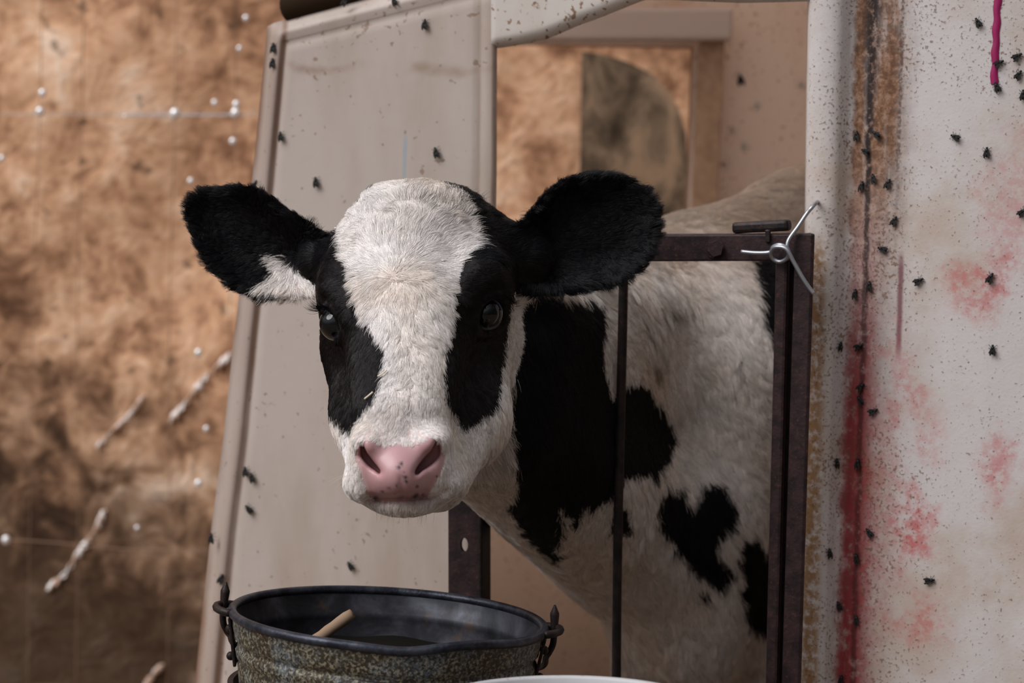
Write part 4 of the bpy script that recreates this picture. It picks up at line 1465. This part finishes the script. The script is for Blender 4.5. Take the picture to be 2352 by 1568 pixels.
# ---- coat pattern: the animal's own black patches, defined on the animal as seen from its front
BLK_HEAD = [
 [(690, 520), (782, 535), (790, 560), (797, 600), (816, 628), (826, 655), (832, 700), (856, 752), (874, 772), (892, 792), (886, 840), (880, 880), (860, 914), (834, 946), (816, 972), (806, 992), (796, 985), (690, 900)],
 [(1008, 424), (1050, 446), (1070, 470), (1082, 500), (1092, 530), (1094, 556), (1078, 580), (1052, 602), (1037, 634), (1028, 680), (1027, 740), (1016, 790), (1012, 850), (1022, 910), (1046, 960), (1064, 986), (1086, 975), (1110, 955), (1140, 938), (1148, 900), (1152, 850), (1162, 790), (1170, 740), (1178, 700), (1184, 672), (1200, 664), (1300, 700), (1300, 380), (1010, 380)],
]
BLK_BODY = [
 [(1195, 690), (1240, 672), (1350, 674), (1378, 700), (1382, 760), (1373, 800), (1390, 850), (1400, 905), (1425, 880), (1440, 868), (1482, 880), (1520, 930), (1544, 990), (1530, 1042), (1490, 1080), (1440, 1086), (1425, 1120), (1400, 1142), (1365, 1166), (1340, 1150), (1328, 1205), (1310, 1200), (1300, 1165), (1283, 1150), (1292, 1190), (1290, 1240), (1275, 1292), (1240, 1262), (1200, 1228), (1175, 1182), (1170, 1150), (1190, 1110), (1180, 1050), (1165, 990), (1170, 920), (1176, 860), (1180, 800), (1170, 765)],
 [(1408, 1165), (1440, 1163), (1452, 1212), (1440, 1226), (1404, 1228)],
 [(1500, 1130), (1520, 1102), (1552, 1100), (1572, 1148), (1588, 1128), (1600, 1090), (1640, 1094), (1674, 1135), (1676, 1180), (1652, 1214), (1636, 1232), (1662, 1280), (1680, 1292), (1666, 1325), (1640, 1337), (1615, 1312), (1580, 1290), (1550, 1250), (1535, 1215), (1508, 1190)],
 [(1598, 1335), (1618, 1335), (1622, 1362), (1606, 1372)],
 [(1690, 1222), (1722, 1212), (1760, 1250), (1776, 1290), (2000, 1300), (2000, 1460), (1775, 1452), (1730, 1436), (1700, 1392), (1690, 1342), (1705, 1312), (1685, 1270)],
 [(1708, 600), (1740, 560), (2100, 470), (2100, 850), (1790, 835), (1760, 780), (1738, 700)],
 [(1758, 950), (1780, 885), (2000, 850), (2000, 1100), (1785, 1015), (1764, 985)],
]
NOSE = smooth_poly([(822, 1026), (846, 1009), (885, 1021), (915, 1017), (950, 1021), (985, 1005), (1012, 1016), (1021, 1050), (1010, 1090), (992, 1120), (978, 1141), (925, 1147), (880, 1149), (848, 1140), (838, 1108), (828, 1080), (816, 1050)], 3)
NOSE_HALO = smooth_poly([(815, 1010), (850, 985), (920, 990), (985, 985), (1022, 1010), (1032, 1060), (1030, 1110), (1000, 1150), (925, 1166), (860, 1156), (830, 1130), (815, 1080)], 3)
EAR_WHITE = smooth_poly([(612, 590), (640, 586), (668, 606), (705, 630), (742, 655), (735, 700), (690, 700), (640, 672), (590, 668), (600, 652), (622, 635), (628, 612)], 3)
def n3(p, s, seed=0):
    """Cheap smooth noise in -1..1."""
    v = 0
    for k, (a, b, c, w) in enumerate(((1, .6, .3, 1), (-.5, 1.1, .8, .8), (.9, -.7, 1.2, .6), (2.1, 1.7, -1.9, .35))):
        v = v + w * np.sin(s * (a * p[:, 0] + b * p[:, 1] + c * p[:, 2]) + 1.7 * k + seed + 1.3 * np.sin(s * 0.63 * (c * p[:, 0] - a * p[:, 1] + b * p[:, 2]) + seed))
    return v / 1.6

def coat(p, region):
    """0 white .. 1 black, per point; REGION 0 head, 1 neck and body, 2 left ear, 3 right ear."""
    x, y = proj(p)
    x = x.astype(float); y = y.astype(float)
    b = np.zeros(len(p))
    m = region == 0
    if m.any():
        d = np.minimum.reduce([poly_sd(x[m], y[m], q) for q in BLK_HEAD])
        d = np.where((p[m, 1] > 0.088 + 0.01 * n3(p[m], 60)) & (y[m] < 640), -9.0, d)      # dark back of the poll
        b[m] = np.clip(0.5 - d / 8.0, 0, 1)
    m = region == 1
    if m.any():
        d = np.minimum.reduce([poly_sd(x[m], y[m], q) for q in BLK_BODY])
        back = p[m, 1] > 0.78
        d = np.where(back, np.where(n3(p[m], 9.0) > 0.25, -9, 9), d)
        d = np.where((p[m, 1] > 0.16) & (x[m] < 1165) & (y[m] < 700), -9, d)
        b[m] = np.clip(0.5 - d / 8.0, 0, 1)
    m = region == 2
    if m.any():
        d = -poly_sd(x[m], y[m], EAR_WHITE)
        d = np.where(p[m, 1] > 0.128, -9, d)
        b[m] = np.clip(0.5 - d / 8.0, 0, 1)
    b[region == 3] = 1
    return b, x, y

def regions(p):
    d, h, b, el, er = calf_sdf(p.astype(F32), True)
    st = np.stack((h, b, el, er), 1)
    st[:, 0] -= 0.002
    return st.argmin(1)

PREG = regions(CV)
BLK, VX, VY = coat(CV, PREG)
skin = np.zeros((len(CV), 4)); skin[:, 3] = 1
cw = np.array((0.47, 0.385, 0.345)); cb = np.array((0.012, 0.0105, 0.0125))
skin[:, :3] = cw + (cb - cw) * BLK[:, None]
mh = PREG == 0
bare = np.zeros(len(CV))
fr = mh & (CV[:, 1] < 0.0) & (VY > 960)
nd = np.full(len(CV), 99.0); nd[fr] = poly_sd(VX[fr], VY[fr], NOSE)
hd_ = np.full(len(CV), 99.0); hd_[fr] = poly_sd(VX[fr], VY[fr], NOSE_HALO)
pink = np.array((0.43, 0.245, 0.255)); pale = np.array((0.58, 0.44, 0.41))
t = np.clip(0.5 - hd_ / 26, 0, 1)[:, None] * mh[:, None]
skin[:, :3] = skin[:, :3] * (1 - t) + pale * t
t = np.clip(0.5 - nd / 14, 0, 1)[:, None]
skin[:, :3] = skin[:, :3] * (1 - t) + pink * t
bare = np.maximum(bare, np.clip(0.5 - nd / 14, 0, 1))
nost = np.full(len(CV), 99.0)
nost[fr] = np.minimum(line_d(VX[fr], VY[fr], NOS_L), line_d(VX[fr], VY[fr], NOS_R))
t = np.clip(1 - nost / 15, 0, 1)[:, None] * 0.45
skin[:, :3] = skin[:, :3] * (1 - t) + np.array((0.36, 0.15, 0.15)) * t
ml = np.full(len(CV), 99.0); ml[fr] = line_d(VX[fr], VY[fr], MOUTH)
t = np.clip(1 - ml / 7, 0, 1)[:, None] * 0.6
skin[:, :3] = skin[:, :3] * (1 - t) + np.array((0.33, 0.15, 0.15)) * t
for (sx, sy, sr) in ((922, 1064, 5), (916, 1073, 5.5), (931, 1096, 5.5), (933, 1107, 5), (911, 1115, 3.5), (958, 1117, 4), (957, 1136, 5), (952, 1140, 4.5), (972, 1136, 3.5), (863, 1143, 5), (878, 1129, 3.5), (926, 1084, 2.5), (893, 1121, 3), (905, 1135, 2.5), (1003, 1093, 2.5)):
    dd = np.hypot(VX - sx, VY - sy)
    t = np.clip(1.3 - dd / sr, 0, 1)[:, None] * fr[:, None]
    skin[:, :3] = skin[:, :3] * (1 - t) + np.array((0.012, 0.011, 0.02)) * t
mel = PREG == 2
t = (mel & (BLK < 0.5) & (CV[:, 1] < 0.135))[:, None] * 1.0
skin[:, :3] = skin[:, :3] * (1 - t) + np.array((0.62, 0.46, 0.45)) * t
# bare dark lids
for lid in (LIDR3, LIDL3):
    dl = np.min(np.linalg.norm(CV[:, None, :] - lid[None, ::2, :], axis=2), axis=1) if False else None
def near_pts(P, Q, r):
    out = np.zeros(len(P), bool)
    lo, hi = Q.min(0) - r, Q.max(0) + r
    m = ((P > lo) & (P < hi)).all(1)
    if m.any():
        out[m] = np.linalg.norm(P[m][:, None] - Q[None], axis=2).min(1) < r
    return out
lidm = near_pts(CV, LIDR3, 0.0052) | near_pts(CV, LIDL3, 0.0052)
skin[lidm, :3] = (0.016, 0.013, 0.015)
bare[lidm] = 0.45
# hooves
hoof = CV[:, 2] < 0.055
skin[hoof, :3] = (0.05, 0.04, 0.035)

def mat_skin():
    g = G('calf_hide', 0.5, 0.35)
    a = g.attr('hide')
    g.color(a.outputs['Color'])
    ab = g.attr('bare')
    g.rough(g.mapr(ab.outputs['Fac'], 0, 1, 0.8, 0.38, False))
    g.put(g.b.inputs['Specular IOR Level'], g.mapr(ab.outputs['Fac'], 0, 1, 0.08, 0.4, False))
    g.b.inputs['Subsurface Weight'].default_value = 0.12
    g.b.inputs['Subsurface Radius'].default_value = (0.004, 0.0016, 0.0010)
    g.b.inputs['Subsurface Scale'].default_value = 1.0
    g.bump(g.noise(700, None, 2), 0.12, 0.0006)
    return g.m
me = bpy.data.meshes.new('calf')
me.vertices.add(len(CV)); me.vertices.foreach_set('co', CV.astype(F32).ravel())
me.loops.add(CF.size); me.loops.foreach_set('vertex_index', CF.astype(np.int32).ravel())
me.polygons.add(len(CF)); me.polygons.foreach_set('loop_start', np.arange(0, CF.size, 4, dtype=np.int32))
me.polygons.foreach_set('loop_total', np.full(len(CF), 4, np.int32))
me.update(calc_edges=True); me.validate()
at = me.attributes.new('hide', 'FLOAT_COLOR', 'POINT'); at.data.foreach_set('color', skin.astype(F32).ravel())
at = me.attributes.new('bare', 'FLOAT', 'POINT'); at.data.foreach_set('value', bare.astype(F32))
calf = link('calf', me, mat_skin())
tag(calf, 'black and white calf with a pink nose looking out of the hutch doorway', 'calf')

# ---- eyes
def eye(c, gaze, name='eye'):
    g = G('wet_dark_eye', 0.015, 0.42)
    v = g.tc('Object')
    s = g.sep(v)
    # object space: Z is the gaze, Y the long way of the pupil
    r = g.math('SQRT', g.math('ADD', g.math('MULTIPLY', s[0], s[0]), g.math('MULTIPLY', s[1], s[1])))
    r = g.math('DIVIDE', r, EYE_RAD)
    c1 = g.ramp(r, [(0.0, (0.0010, 0.0014, 0.0022)), (0.40, (0.0014, 0.0020, 0.0030)), (0.68, (0.0050, 0.0050, 0.0055)), (0.76, (0.022, 0.028, 0.036)), (0.83, (0.105, 0.12, 0.145)), (0.92, (0.015, 0.013, 0.013)), (1.0, (0.006, 0.005, 0.005))])
    g.color(c1)
    g.b.inputs['Coat Weight'].default_value = 0.0
    g.b.inputs['Coat Roughness'].default_value = 0.01
    bm = bmesh.new()
    bmesh.ops.create_uvsphere(bm, u_segments=48, v_segments=32, radius=EYE_RAD)
    for v_ in bm.verts:
        z = v_.co.z / EYE_RAD
        if z > 0.72: v_.co.z += 0.0012 * ((z - 0.72) / 0.28) ** 0.8
    me = bpy.data.meshes.new(name); bm.to_mesh(me); bm.free()
    o = bpy.data.objects.new(name, me); COL.objects.link(o)
    me.materials.append(g.m)
    me.polygons.foreach_set('use_smooth', [True] * len(me.polygons))
    o.parent = calf
    o.location = Vector(c)
    o.rotation_euler = Vector(gaze).to_track_quat('Z', 'Y').to_euler()
    return o
eye(EYE_R, (0.30, -0.95, 0.03))
eye(EYE_L, (-0.66, -0.75, -0.02))

# ---- coat of hair: real strands, each with the colour of the hide it grows from
def mesh_normals(V_, F_):
    a, b, c, d = (V_[F_[:, i]] for i in range(4))
    fn = np.cross(c - a, d - b)
    n = np.zeros_like(V_)
    for i in range(4): np.add.at(n, F_[:, i], fn)
    return n / (np.linalg.norm(n, axis=1, keepdims=True) + 1e-12), fn
VN, FN = mesh_normals(CV, CF)
CAMP = np.array((0, -CAM_D, CAM_Z))

def grow():
    fc = CV[CF].mean(1)
    area = np.linalg.norm(FN, axis=1) * 0.5
    fnn = FN / (np.linalg.norm(FN, axis=1, keepdims=True) + 1e-12)
    toc = CAMP - fc; toc /= np.linalg.norm(toc, axis=1, keepdims=True)
    facing = (fnn * toc).sum(1)
    reg = PREG[CF[:, 0]]
    x, y = proj(fc)
    dens = np.zeros(len(fc))                         # strands per square millimetre
    dens[reg == 0] = np.where((y > 930), 3.4, 2.2)[reg == 0]
    dens[reg >= 2] = 2.2
    body = (reg == 1)
    dens[body] = 0.10
    vis = body & (x > 1000) & (x < 1960) & (y > 330) & (y < 1680) & (fc[:, 1] < 1.0)
    dens[vis] = 1.15
    dens *= np.where(facing > -0.35, 1.0, 0.22)
    dens *= np.where(bare[CF].mean(1) > 0.5, 0.0, 1.0)
    dens[fc[:, 2] < 0.06] = 0
    w = area * 1e6 * dens * FUR
    cnt = rng.poisson(w)
    fi = np.repeat(np.arange(len(fc)), cnt)
    n = len(fi)
    u = rng.random(n)[:, None]; v = rng.random(n)[:, None]
    q = CF[fi]
    def lerp(A): return (A[q[:, 0]] * (1 - u) + A[q[:, 1]] * u) * (1 - v) + (A[q[:, 3]] * (1 - u) + A[q[:, 2]] * u) * v
    p = lerp(CV); nr = lerp(VN); nr /= np.linalg.norm(nr, axis=1, keepdims=True)
    reg = PREG[q[:, 0]]
    x, y = proj(p)
    x = x.astype(float); y = y.astype(float)
    # growth direction
    t = np.zeros((n, 3))
    W0 = surf(905, 632)[0][0]
    h = reg == 0
    r0 = p - W0
    rad = r0 / (np.linalg.norm(r0, axis=1, keepdims=True) + 1e-6)
    down = np.array((0.0, -0.35, -1.0))
    kdown = np.clip((y - 700) / 180, 0, 1)[:, None]
    th = rad * (1 - 0.75 * kdown) + down * 0.75 * kdown
    th[:, 0] += np.where(x > 940, 0.35, -0.30) * kdown[:, 0]
    back = np.clip((p[:, 1] - 0.03) / 0.06, 0, 1)[:, None]
    th = th + back * np.array((0.1, 0.8, -0.35)) * (y > 560)[:, None]
    t[h] = th[h]
    b = reg == 1
    tb = np.tile(np.array((0.34, 0.35, -0.95)), (n, 1))
    kt = np.clip((640 - y) / 120, 0, 1)[:, None]
    tb = tb * (1 - kt) + np.array((0.85, 0.6, -0.15)) * kt
    kb = np.clip((y - 1080) / 220, 0, 1)[:, None] * np.clip((1480 - x) / 250, 0, 1)[:, None]
    tb = tb * (1 - kb) + np.array((-0.25, -0.1, -0.9)) * kb
    t[b] = tb[b]
    for rg, src in ((2, (690, 590)), (3, (1225, 570))):
        m = reg == rg
        s3 = W(src[0], src[1], 0.125)
        e_ = p[m] - s3
        t[m] = e_ / (np.linalg.norm(e_, axis=1, keepdims=True) + 1e-6)
    # whorls and waves
    amp = np.where(h, np.where(y < 600, 0.42, 0.28), np.where(b, 0.17 + 0.55 * kt[:, 0], 0.40))[:, None]
    wv = np.stack([n3(p, 95, k * 3.1) for k in range(3)], 1) + 0.6 * np.stack([n3(p, 230, k * 1.9 + 7) for k in range(3)], 1)
    t /= np.linalg.norm(t, axis=1, keepdims=True) + 1e-9
    t = t + amp * wv + rng.normal(0, 0.17, (n, 3))
    t -= nr * (t * nr).sum(1, keepdims=True)
    t /= np.linalg.norm(t, axis=1, keepdims=True) + 1e-9
    # length and lift
    L = np.full(n, 0.011)
    face = 0.0180 - 0.0100 * np.clip((y - 600) / 280, 0, 1)
    face = np.where(y > 880, np.maximum(0.0045, 0.0080 - 0.0035 * np.clip((y - 880) / 110, 0, 1)), face)
    L[h] = face[h]
    L = np.where(h & (y < 500), 0.017, L)
    L = np.where(h & (np.linalg.norm(r0, axis=1) < 0.010), 0.010, L)
    cheek = h & (x > 1130) & (y > 640)
    L = np.where(cheek, 0.010, L)
    blk, _, _ = coat(p + rng.normal(0, 0.0016, p.shape), reg)
    L = np.where(h & (blk > 0.5) & (y > 590) & (p[:, 1] < 0.06), 0.0075, L)
    L[b] = 0.0215
    L = np.where(b & (y < 600), 0.019, L)
    L = np.where(b & (x < 1450) & (y > 1080), 0.0135, L)
    ed = np.full(n, 0.0)
    for rg, poly in ((2, EAR_L), (3, EAR_R)):
        m = reg == rg
        if m.any():
            e_ = -poly_sd(x[m], y[m], poly) * 0.0004
            ed[m] = e_
            L[m] = 0.0095 + 0.0055 * np.exp(-(np.maximum(e_, 0) / 0.008) ** 2)
    lift = np.where(h, 0.36, np.where(b, 0.36, 0.60))
    lift = np.where(h & (y < 500), 0.62, lift)
    wd_ = np.linalg.norm(r0, axis=1)
    lift = np.where(h & (wd_ < 0.02), 0.28, lift)
    lift = np.where(h & (wd_ < 0.005), 0.6, lift)
    lift = np.where(h & (y > 930), 0.42, lift)
    lift = np.where(h & (blk > 0.5) & (y > 590), 0.30, lift)
    lift = lift * rng.uniform(0.6, 1.4, n)
    L = L * rng.uniform(0.65, 1.15, n)
    # worn short where the coat rubs along the gate bar
    L = np.where(b & (p[:, 1] < 0.28) & (np.abs(x - 1424) < 60), L * 0.6, L)
    # clear of the eye openings
    for ec, k in ((EYE_R, 1.0), (EYE_L, 1.0)):
        d_ = np.linalg.norm(p - ec, axis=1)
        L = np.where(d_ < 0.030, L * 0.55, L)
    S = np.array((0.0, 0.22, 0.48, 0.76, 1.0))
    pts = p[:, None, :] - nr[:, None, :] * 0.0002 + L[:, None, None] * (
        t[:, None, :] * S[None, :, None] + nr[:, None, :] * (lift[:, None] * (S - 0.62 * S * S)[None, :])[:, :, None])
    pts[:, :, 2] -= (L[:, None] * 0.10 * S[None, :] ** 2)
    # tufts: strands lean towards the tip of a leader close by
    ng = max(20, n // 55)
    lead = rng.choice(n, ng, replace=False)
    kd = kdtree.KDTree(ng)
    for i, g_ in enumerate(lead): kd.insert(p[g_], i)
    kd.balance()
    near = np.fromiter((kd.find(q_)[1] for q_ in p), np.int64, n)
    gd = pts[lead[near]]
    off = np.linalg.norm(p - p[lead[near]], axis=1)
    same = (reg == reg[lead[near]]) & (off < 0.010)
    k = np.where(same, rng.uniform(0.35, 0.88, n), 0)[:, None, None] * (S ** 1.3)[None, :, None]
    rel = gd - gd[:, :1] + pts[:, :1]
    tgt = gd * 0.62 + rel * 0.38
    pts = pts * (1 - k) + tgt * k
    # colour
    col = np.empty((n, 4)); col[:, 3] = 1
    white = np.array((0.84, 0.795, 0.775)); black = np.array((0.0065, 0.0058, 0.0075))
    var = np.clip(rng.normal(0.97, 0.10, n), 0.6, 1.15)[:, None]
    warm = np.clip(n3(p, 42, 5.0) * 0.5 + 0.2, 0, 1)[:, None]
    var = var * np.clip(rng.normal(1.0, 0.075, ng), 0.78, 1.12)[near][:, None]
    wc = white * var * (1 - 0.12 * warm * np.array((0.5, 1.0, 1.6)))
    bodyk = (reg == 1)[:, None] * 1.0  # body white tinted darker: shade on neck and shoulder put into the colour
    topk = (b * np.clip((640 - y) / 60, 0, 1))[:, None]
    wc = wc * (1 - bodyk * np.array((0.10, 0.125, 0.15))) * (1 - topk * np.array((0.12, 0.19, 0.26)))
    bc = black * rng.uniform(0.6, 1.5, n)[:, None]
    # a few dirty brown spots on the shoulder
    dirt = np.zeros(n)
    for sx, sy, sr in ((1525, 715, 24), (1560, 700, 18), (1482, 770, 14), (1470, 735, 9), (1500, 830, 20), (980, 712, 7)):
        dirt = np.maximum(dirt, np.exp(-((x - sx) ** 2 + ((y - sy) * 0.7) ** 2) / (sr * sr)))
    dirt = (dirt * (n3(p, 300, 2) > 0.0) * 0.75)[:, None]
    wc = wc * (1 - dirt) + np.array((0.10, 0.06, 0.035)) * dirt
    isb = (blk > 0.5)[:, None]
    brown = ((reg == 0) & (y > 600))[:, None] * np.array((0.0035, 0.001, 0.0))
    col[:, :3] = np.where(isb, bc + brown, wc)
    base = np.where(h, 0.000145, np.where(b, 0.000185, 0.000145))
    base = np.where(h & (y > 930), 0.00009, base)
    return pts, col, base, n

def hair_object(name, pts, col, rad, mat, parent):
    n, m = pts.shape[0], pts.shape[1]
    cu = bpy.data.hair_curves.new(name)
    cu.add_curves([m] * n)
    cu.attributes['position'].data.foreach_set('vector', pts.astype(F32).ravel())
    a = cu.attributes.get('radius') or cu.attributes.new('radius', 'FLOAT', 'POINT')
    prof = np.linspace(1, 0, m) ** 0.6 * 0.85 + 0.15
    a.data.foreach_set('value', (rad[:, None] * prof[None, :]).astype(F32).ravel())
    a = cu.attributes.new('tint', 'FLOAT_COLOR', 'CURVE')
    a.data.foreach_set('color', col.astype(F32).ravel())
    cu.materials.append(mat)
    o = bpy.data.objects.new(name, cu); COL.objects.link(o)
    o.parent = parent
    return o

def mat_hair():
    g = G('hair', 0.38, 0.2)
    a = g.attr('tint')
    g.color(a.outputs['Color'])
    g.put(g.b.inputs['Specular IOR Level'], g.mapr(g.sep(a.outputs['Color'])[0], 0.02, 0.3, 0.20, 0.15, False))
    return g.m
HAIR = mat_hair()
if FUR > 0:
    P_, C_, R0_, N_ = grow()
    print('strands', N_)
    hair_object('coat', P_, C_, R0_, HAIR, calf)

# eyelashes, whiskers
def lashes(name, arcpts, dirs, n, L, r):
    A = np.array([list(q) for q in spline(arcpts, 40)])
    k = rng.integers(0, len(A), n)
    t = k / (len(A) - 1)
    D = np.array(dirs[0])[None] * (1 - t[:, None]) + np.array(dirs[1])[None] * t[:, None]
    D = D + rng.normal(0, 0.16, (n, 3)); D /= np.linalg.norm(D, axis=1, keepdims=True)
    S = np.linspace(0, 1, 6)
    ln = L * rng.uniform(0.6, 1.1, n)
    pts = A[k][:, None] + ln[:, None, None] * (D[:, None] * S[None, :, None])
    pts[:, :, 2] += ln[:, None] * (-0.45 * S + 0.55 * S * S)[None]
    col = np.tile(np.array((0.006, 0.006, 0.008, 1.0)), (n, 1))
    return hair_object(name, pts, col, np.full(n, r), HAIR, calf)
lashes('eyelashes', arc([(1104, 700), (1122, 684), (1146, 676), (1166, 684), (1173, 698)], -0.003), ((-0.25, -1, -0.15), (0.75, -0.65, 0.1)), 130, 0.014, 0.00017)
lashes('eyelashes', [tuple(LIDL3[0]), tuple(LIDL3[1]), tuple(LIDL3[2])], ((-0.95, -0.5, 0.15), (-0.6, -0.8, 0.2)), 90, 0.020, 0.00017)
def whiskers():
    pts = []; 
    for (x0, x1, y0, y1, d, n, L) in ((792, 830, 1040, 1130, (-0.9, -0.3, -0.25), 26, 0.014), (850, 1000, 1172, 1184, (0.0, -0.35, -1), 90, 0.013), (1020, 1050, 1060, 1110, (0.8, -0.4, -0.3), 14, 0.010), (860, 990, 1148, 1170, (0, -0.8, -0.7), 60, 0.008)):
        for _ in range(n):
            q, yy = surf(x0 + (x1 - x0) * rng.random(), y0 + (y1 - y0) * rng.random())
            if yy[0] > 0.02: continue
            D = np.array(d) + rng.normal(0, 0.25, 3); D /= np.linalg.norm(D)
            l = L * rng.uniform(0.5, 1.2)
            pts.append([q[0] + D * l * s + np.array((0, 0, -0.25 * l * s * s)) for s in np.linspace(0, 1, 5)])
    pts = np.array(pts)
    col = np.tile(np.array((0.62, 0.52, 0.44, 1.0)), (len(pts), 1))
    hair_object('whiskers', pts, col, np.full(len(pts), 0.00009), HAIR, calf)
whiskers()
# two bits of chaff caught in the dark cheek patch
def chaff():
    m = simple('pale_straw', (0.62, 0.55, 0.42), 0.7)
    for pts, lab in (([(868, 864), (877, 860), (889, 850)], 'upper pale straw bit stuck on the dark patch left of the nose bridge'), ([(838, 916), (848, 908), (857, 900)], 'lower pale straw bit stuck on the dark patch left of the nose bridge')):
        q = [Vector(p) + Vector((0, -0.0045, 0.0005)) for p in surf([a[0] for a in pts], [a[1] for a in pts])[0]]
        bm = bmesh.new(); tube_bm(bm, spline(q, 8), 0.0008, 6)
        o = bm_to('straw_bit', bm, m)
        tag(o, lab, 'straw', 'straw bits on the calf face')
chaff()
# curled black tuft on top of the poll
def tuft():
    pts = []
    for i in range(420):
        px = rng.normal(1048, 24); py = 436 + (px - 1000) * 0.22 + rng.normal(0, 3)
        if i > 330: px = rng.uniform(855, 990); py = 428 + abs(px - 950) * 0.10
        c = W(px, py + 6, 0.085 + rng.uniform(-0.01, 0.02))
        d = np.array((0.35 + rng.normal(0, 0.3), rng.normal(0, 0.3), 1.0)); d /= np.linalg.norm(d)
        l = 0.011 * rng.uniform(0.5, 1.35)
        cw_ = rng.choice((-1, 1)) * rng.uniform(0.1, 0.6)
        pts.append([c + d * l * s + np.array((cw_ * l * s * s, 0, -0.25 * l * s * s)) for s in np.linspace(0, 1, 5)])
    pts = np.array(pts)
    hair_object('poll_tuft', pts, np.tile(np.array((0.008, 0.008, 0.011, 1.0)), (len(pts), 1)), np.full(len(pts), 0.00016), HAIR, calf)
tuft()
